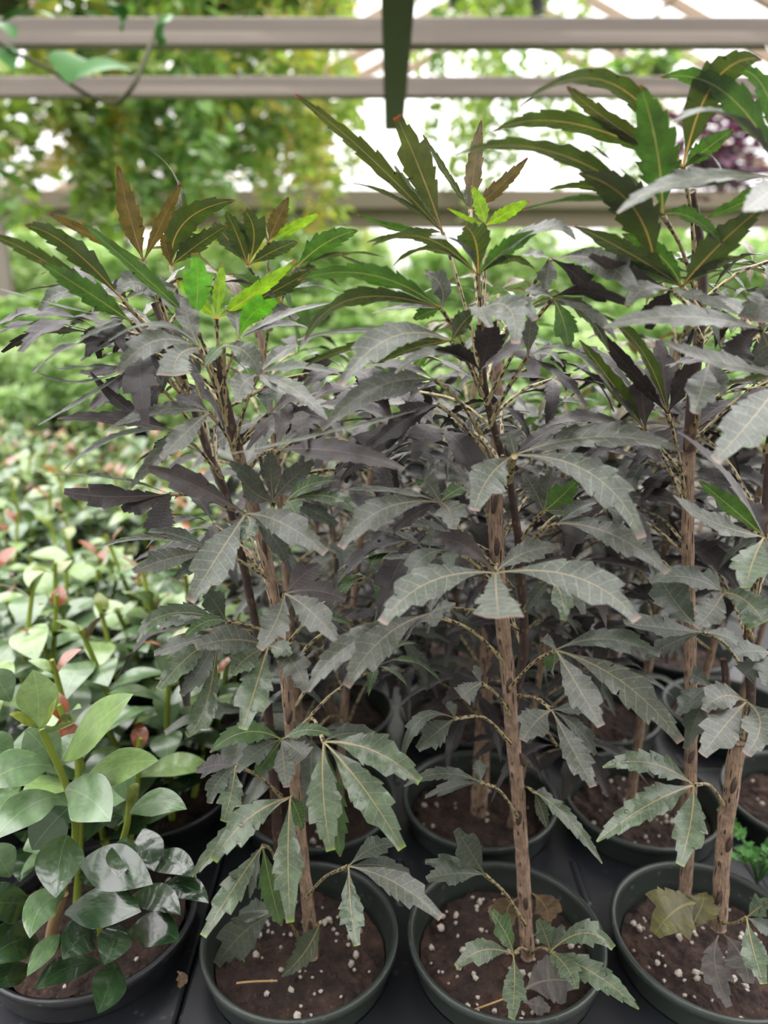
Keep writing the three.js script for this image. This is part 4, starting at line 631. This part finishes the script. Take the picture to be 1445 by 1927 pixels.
// further rows: one plant whose leaves are one mesh, copied
function merged(o) {
  const by = new Map(); o.updateMatrixWorld(true);
  for (const c of [...o.children]) if (c.name === 'leaf' || c.name === 'stem') { if (!by.has(c.material)) by.set(c.material, []); const g = c.geometry.clone(); c.updateMatrix(); g.applyMatrix4(c.matrix); by.get(c.material).push(g); o.remove(c); }
  for (const [m, gs] of by) { const p = part(m === limeStem ? 'stems' : 'foliage', mergeGeometries(gs), m, o); p.userData.kind = 'stuff'; }
  return o;
}
const farA = merged(glossyPlant('blurred glossy green plant further back in the field at left', GLX, -1.036, 13, 'blurred glossy plants in the field at left')), farB = merged(glossyPlant('blurred glossy green plant further back in the field at left', GLX - GLP, -1.036, 13, 'blurred glossy plants in the field at left'));
for (let k = 3; k < 9; k++) for (let i = 0; i < 3 + Math.floor((k - 1) / 2); i++) { if (k === 3 && i < 2) continue; copyOf((i + k) % 2 ? farA : farB, V(GLX - GLP * i + rr(-0.01, 0.01), RIM - 0.14, -0.516 - 0.1735 * k), R() * 6, rr(0.92, 1.1)); }

// light green plants on the far bench
const lightLeaf = ['#a6c46c', '#bcd48c', '#8cb45c'].map((c) => new THREE.MeshPhysicalMaterial({ name: 'light leaf', color: c, roughness: 0.9, clearcoat: 0.6, clearcoatRoughness: 0.35, transmission: 0.5, thickness: 0, side: THREE.DoubleSide }));
const leafBit = (() => { const g = new THREE.BufferGeometry(), p = [], idx = []; const out = [[0, 0], [0.22, -0.2], [0.34, -0.45], [0.24, -0.75], [0, -1]]; out.forEach(([w, z], i) => { p.push(-w, 0.12 * w + 0.1 * Math.sin(z * -3), z, 0, 0.1 * Math.sin(z * -3) - 0.04, z, w, 0.12 * w + 0.1 * Math.sin(z * -3), z); if (i) for (let k = 0; k < 2; k++) { const a = (i - 1) * 3 + k, b = a + 3; idx.push(a, a + 1, b, b, a + 1, b + 1); } }); g.setAttribute('position', new THREE.Float32BufferAttribute(p, 3)); g.setIndex(idx); g.computeVertexNormals(); return g; })();
const tmp = new THREE.Object3D();
function scatter(n, place, len) { const gs = []; for (let i = 0; i < n; i++) { const [p, d] = place(i); aim(tmp, d, V(rr(-0.4, 0.4), 1, rr(-0.4, 0.4)), p, len * rr(0.7, 1.3)); tmp.updateMatrix(); gs.push(leafBit.clone().applyMatrix4(tmp.matrix)); } return mergeGeometries(gs); }
function bushy(label, h, w, group, mat, count = 190, size = 0.06) {
  const o = thing('bedding_plant', label, 'potted plant', V(0, 0, 0), group);
  part('pot', potGeo(0.09, 0.13), potBlack, o);
  for (let k = 0; k < 2; k++) { const f = part('foliage', scatter(count, () => { const a = R() * 6.28, y = Math.pow(R(), 0.7), r = w * (0.4 + 0.6 * Math.sqrt(1 - y * y * 0.7)) * Math.sqrt(R()), p = V(Math.cos(a) * r, 0.12 + (h - 0.12) * y, Math.sin(a) * r); return [p, V(Math.cos(a) + rr(-0.6, 0.6), rr(-0.4, 0.6), Math.sin(a) + rr(-0.6, 0.6)).normalize()]; }, size), lightLeaf[(mat + k) % 3], o); f.userData.kind = 'stuff'; }
  return o;
}
{
  const L = 'blurred light green bedding plant on the far bench', g = 'light green bedding plants on the far bench';
  const b = [bushy(L, 0.42, 0.13, g, 0), bushy(L, 0.38, 0.14, g, 1), bushy(L, 0.45, 0.12, g, 2)]; let n = 0;
  for (let r = 0; r < 8; r++) for (let i = 0; i < 20; i++) {
    const p = V(-2.38 + i * 0.25 + rr(-0.03, 0.03), 0.80, -2.28 - r * 0.235); if (Math.abs(p.x) > 0.62 * -p.z + 0.1) continue;
    if (n < 3) { b[n].position.copy(p); b[n++].scale.setScalar(0.6); } else copyOf(b[n++ % 3], p, R() * 6, (0.58 + 0.075 * r) * rr(0.92, 1.1));
  }
}

// shrubs deep in the house
{
  const L = 'distant blurred shrub deep in the greenhouse, just above the far bench', g = 'distant shrubs deep in the greenhouse';
  const b = bushy(L, 1.02, 0.38, g, 2, 520, 0.10), b2 = bushy(L, 1.1, 0.34, g, 0, 520, 0.10); b.name = 'distant_shrub'; b2.name = 'distant_shrub_001'; used.distant_shrub = 1;
  for (const o of [b, b2]) o.traverse((c) => { if (c.name === 'foliage') c.geometry = c.geometry.clone().scale(1, 1, 1); });
  let n = 0;
  bench(-4.0, 6.0, -6.3, -8.9, 0.75, 'long low bench deep in the greenhouse under distant shrubs');
  for (let r = 0; r < 3; r++) for (let i = 0; i < 14; i++) { const p = V(-3.6 + i * 0.68 + rr(-0.1, 0.1), 0.75, -6.7 - r * 0.8); if (Math.abs(p.x) > -0.6 * p.z) continue; if (n < 2) { (n ? b2 : b).position.copy(p); n++; } else copyOf(n++ % 2 ? b2 : b, p, R() * 6, rr(0.85, 1.15)); }
}

// hanging baskets with trailing vines behind the overhead bars
const vineLeaf = ['#98b444', '#bec250', '#76a044', '#d0c25e'].map((c) => new THREE.MeshPhysicalMaterial({ name: 'vine leaf', color: c, roughness: 1, transmission: 0.62, thickness: 0, side: THREE.DoubleSide }));
function basket(label, x, y, z, strands, drop, size, mats, spread = 0.3) {
  const o = thing('hanging_basket', label, 'hanging plant', V(x, y, z));
  const p = part('pot', potGeo(0.12, 0.14), potBlack, o);
  for (const a of [0, 2.1, 4.2]) part('hanger_wire', tube([V(Math.cos(a) * 0.11, 0.14, Math.sin(a) * 0.11), V(0, 0.55, 0)], 0.0018, 4, 3), steelDark, o);
  for (let s = 0; s < strands; s++) {
    const a = R() * 6.28, out = spread * rr(0.4, 1), l = drop * rr(0.35, 1), A0 = V(Math.cos(a) * 0.1, 0.13, Math.sin(a) * 0.1), A1 = V(Math.cos(a) * out * 0.8, 0.2, Math.sin(a) * out * 0.8), A2 = V(Math.cos(a) * out, -l * 0.5, Math.sin(a) * out), A3 = V(Math.cos(a) * out + rr(-0.08, 0.08), -l, Math.sin(a) * out + rr(-0.08, 0.08));
    const c = new THREE.CatmullRomCurve3([A0, A1, A2, A3]);
    const st = part('vine', tube([A0, A1, A2, A3], 0.0022, 4, 10), limeStem, o);
    const f = part('foliage', scatter(Math.round(24 + l * 90), () => { const q = c.getPoint(R()).add(V(rr(-0.03, 0.03), rr(-0.03, 0.03), rr(-0.03, 0.03))), b = R() * 6.28; return [q, V(Math.cos(b), rr(-1.2, 0.2), Math.sin(b)).normalize()]; }, size), mats[Math.floor(R() * mats.length)], st); f.userData.kind = 'stuff';
  }
}
const [v0, v1, v2, v3] = vineLeaf;
basket('large blurred trailing vine basket at the left edge of the background', -1.30, 2.25, -2.9, 26, 0.75, 0.075, [v0, v1, v2, v2]);
basket('blurred yellow-green trailing basket behind the left bars, second from the left', -0.92, 2.35, -3.2, 26, 0.9, 0.07, [v0, v1, v2, v3]);
basket('blurred green trailing basket above the lime-tipped plant', -0.62, 2.3, -3.0, 24, 0.8, 0.06, [v2, v0, v2]);
basket('blurred yellowish trailing basket left of the dark overhead rail', -0.34, 2.35, -3.1, 24, 0.85, 0.055, [v1, v3, v0]);
basket('faint trailing basket high behind the left bars, deeper in the house', -1.15, 2.7, -4.4, 22, 1.2, 0.07, [v0, v1, v3], 0.4);
basket('faint trailing basket deeper in the house, between the left baskets', -0.75, 2.7, -4.6, 22, 1.2, 0.07, [v0, v1, v2], 0.4);
basket('faint trailing basket deeper in the house, near the rail on its left', -0.38, 2.75, -4.8, 20, 1.2, 0.06, [v2, v1, v3], 0.35);
basket('sparse pale trailing basket right of the rail, above the bronze shoots', 0.42, 2.75, -4.4, 18, 1.15, 0.06, [v0, v2, v0], 0.35);
basket('sparse pale trailing basket further right, above the dark leaf tips', 0.85, 2.9, -5.0, 14, 1.1, 0.06, [v0, v2], 0.35);
basket('distant trailing basket at the far right, behind the tallest leaves', 1.7, 2.6, -5.5, 12, 0.8, 0.06, [v2, v0], 0.35);
// purple foliage plant at right
{
  const pm = new THREE.MeshPhysicalMaterial({ name: 'purple leaf', color: '#6d3a58', roughness: 0.9, transmission: 0.3, thickness: 0, side: THREE.DoubleSide });
  const c = at(1345, 300, 3.3), o = thing('purple_plant', 'blurred purple-leaved hanging plant behind the tallest plant at right', 'hanging plant', V(c.x, c.y - 0.1, c.z));
  part('pot', potGeo(0.1, 0.12), potBlack, o);
  for (const a of [0, 2.1, 4.2]) part('hanger_wire', tube([V(Math.cos(a) * 0.095, 0.12, Math.sin(a) * 0.095), V(0, 0.6, 0)], 0.0018, 4, 3), steelDark, o);
  const f = part('foliage', scatter(420, () => { const a = R() * 6.28, e = rr(-1.1, 1.3), r = 0.2 * Math.cbrt(R()); return [V(Math.cos(a) * Math.cos(e) * r, 0.12 + Math.sin(e) * r, Math.sin(a) * Math.cos(e) * r), V(Math.cos(a), rr(-0.6, 0.6), Math.sin(a)).normalize()]; }, 0.06), pm, o); f.userData.kind = 'stuff';
}
// heart-leaved vine hanging from the bars at upper left
{
  const hm = new THREE.MeshPhysicalMaterial({ name: 'heart leaf', color: '#33761a', roughness: 0.8, clearcoat: 0.15, clearcoatRoughness: 0.25, transmission: 0.35, thickness: 0, side: THREE.DoubleSide });
  const b0 = at(60, 92, 1.62), o = thing('heart_leaf_vine', 'heart-leaved green vine looping over the two overhead bars at upper left', 'vine', b0);
  const loc = (x, y, d) => at(x, y, d).sub(b0);
  part('vine', tube([loc(-40, 60, 1.6), loc(30, 100, 1.6), loc(100, 135, 1.6), loc(150, 170, 1.62), loc(210, 195, 1.64), loc(245, 170, 1.62), loc(270, 120, 1.64), loc(285, 80, 1.66), loc(300, 30, 1.7)], 0.0045, 6, 50), new THREE.MeshStandardMaterial({ name: 'dark vine', color: '#4a4a30', roughness: 0.7 }), o);
  for (const [x0, y0, x1, y1, w, f] of [[155, 110, 128, 158, 90, 0.4], [250, 135, 140, 150, 60, 0.2], [0, 45, 105, 34, 40, 0.1], [-20, 50, 28, 75, 50, 0.3], [-10, 90, 26, 135, 46, 0.3], [20, 130, 30, 100, 20, 0.2], [300, 90, 320, 40, 46, 0.5], [230, 60, 215, 10, 40, 0.4]]) {
    const a = at(x0, y0, 1.62), b = at(x1, y1, 1.56), g = ovate(a, a.clone().lerp(b, 0.5).add(V(0, 0.015, 0)), b, w * perPx((y0 + y1) / 2, 1.6), f, leafSeed++); g.translate(-b0.x, -b0.y, -b0.z); part('leaf', g, hm, o);
  }
}
// ---------------------------------------------------------------- small things on the soil
const deadTex = leafTex(71, '#7a6140', '#a08a60', 'rgba(60,44,30,0.5)', { amp: 0.4, mottle: (v) => css(90 + 60 * v, 70 + 40 * v, 40, 0.3) }), greyDead = leafTex(72, '#5c5650', '#857a6c', 'rgba(40,36,32,0.5)', { amp: 0.35 }), halfDead = leafTex(73, '#6c6a2c', '#a09a50', 'rgba(50,50,20,0.5)', { amp: 0.4, mottle: (v) => css(110 + 40 * v, 84, 40, 0.4) });
const dm = { t: leafMat('dry tan leaf', deadTex, { through: 0.2, coat: 0.1 }), g: leafMat('withered grey leaf', greyDead, { through: 0.1, coat: 0.35 }), h: leafMat('half dead leaf', halfDead, { through: 0.3, coat: 0.5, gloss: 0.25 }) };
function fallen(label, p0, pm, p1, w, f, mat) {
  const a = at(...p0), b = at(...p1), m = at(...pm), g = leafletGeo(a, m, b, w * perPx(p1[1], p1[2]), f, 'broad', leafSeed++, 16); g.translate(-m.x, -m.y, -m.z);
  const o = single('fallen_leaf', g, dm[mat], label, 'fallen leaf'); o.position.copy(m); return o;
}
fallen('withered yellow-brown and green leaf on the soil against the left trunk of the right pot', [1312, 1700, 0.485], [1272, 1712, 0.465], [1232, 1758, 0.455], 96, 0.85, 'h');
fallen('curled brown leaf standing beside the left trunk in the right pot', [1290, 1760, 0.47], [1318, 1710, 0.48], [1322, 1680, 0.49], 60, 0.7, 'h');
fallen('long withered grey leaf hanging down the soil below the thick right trunk', [1352, 1760, 0.475], [1345, 1815, 0.452], [1372, 1895, 0.425], 52, 0.85, 'g');
fallen('second withered brown-grey leaf, right of the long grey one in the right pot', [1362, 1758, 0.475], [1395, 1800, 0.452], [1408, 1850, 0.435], 72, 0.85, 'g');
fallen('small curled brown leaf scrap on the black tray, left of the left green pot', [334, 1828, 0.455], [342, 1840, 0.45], [336, 1858, 0.445], 20, 0.8, 't');
fallen('dry tan leaf curled behind the base of the middle trunk', [975, 1690, 0.50], [955, 1712, 0.50], [962, 1745, 0.49], 70, 0.85, 't');
fallen('dry tan leaf at the right of the middle trunk base', [1000, 1680, 0.50], [1025, 1705, 0.495], [1030, 1735, 0.485], 58, 0.8, 't');
fallen('withered grey leaf lying on the soil in front of the middle trunk', [985, 1865, 0.445], [1030, 1845, 0.452], [1090, 1850, 0.45], 84, 0.6, 'g');
fallen('shrivelled grey leaf at the front edge of the middle pot soil', [985, 1885, 0.438], [1010, 1892, 0.436], [1035, 1900, 0.433], 30, 0.6, 'g');
{
  const b0 = at(458, 1795, 0.475), sm = new THREE.MeshStandardMaterial({ name: 'seedling leaf', color: '#7fb52a', roughness: 0.5 });
  const o = thing('seedling', 'tiny bright green seedling with two round leaves on the soil of the left green pot', 'seedling', b0);
  part('stem', tube([V(0, -0.008, 0), V(0, 0.004, 0)], 0.0006, 5, 3), sm, o);
  for (const [x, y, k] of [[447, 1790, 1], [465, 1783, 1]]) { const p = at(x, y, 0.468).sub(b0), g = new THREE.SphereGeometry(0.0032, 10, 8); g.scale(1, 0.4, 0.9); g.rotateX(0.6); const m = part('leaf', g, sm, o); m.position.copy(p); }
}
const strawMat = new THREE.MeshStandardMaterial({ name: 'straw', color: '#a8885c', roughness: 0.8 });
const straw = (l, pts) => { const P = pts.map((p) => at(...p)), m = P[0].clone(), g = tube(P, 0.0008, 5, 6); g.translate(-m.x, -m.y, -m.z); const o = single('straw', g, strawMat, l, 'straw'); o.position.copy(m); };
straw('thin dry stalk lying across the soil of the left green pot', [[445, 1850, 0.452], [480, 1847, 0.453], [522, 1846, 0.453]]);
straw('thin dry stalk lying at the front of the middle pot soil', [[880, 1905, 0.438], [915, 1892, 0.44], [948, 1880, 0.445]]);
// drops of water on the wet low leaves
{
  const wm = new THREE.MeshPhysicalMaterial({ name: 'water', color: '#ffffff', roughness: 0.0, transmission: 1, thickness: 0.002, ior: 1.33 }), dg = new THREE.SphereGeometry(1, 12, 9);
  const wet = []; scene.traverse((o) => { if (o.isMesh && o.material === M.w) wet.push(o); });
  for (const o of wet) { const p = o.geometry.attributes.position, n = o.geometry.attributes.normal, k = 3 + Math.floor(R() * 4); for (let i = 0; i < k; i++) { const j = Math.floor((0.35 + 0.6 * R()) * p.count / 5) * 5 + 1 + Math.floor(R() * 3); if (j >= p.count) continue; const s = rr(0.0005, 0.0015), up = V(n.getX(j), n.getY(j), n.getZ(j)), m = shadows(new THREE.Mesh(dg, wm)); m.name = 'water_drop'; m.position.set(p.getX(j), p.getY(j), p.getZ(j)).addScaledVector(up, s * 0.2); m.quaternion.setFromUnitVectors(UP, up); m.scale.set(s * rr(1, 1.6), s * 0.6, s); o.parent.add(m); } }
}
renderer.render(scene, camera);
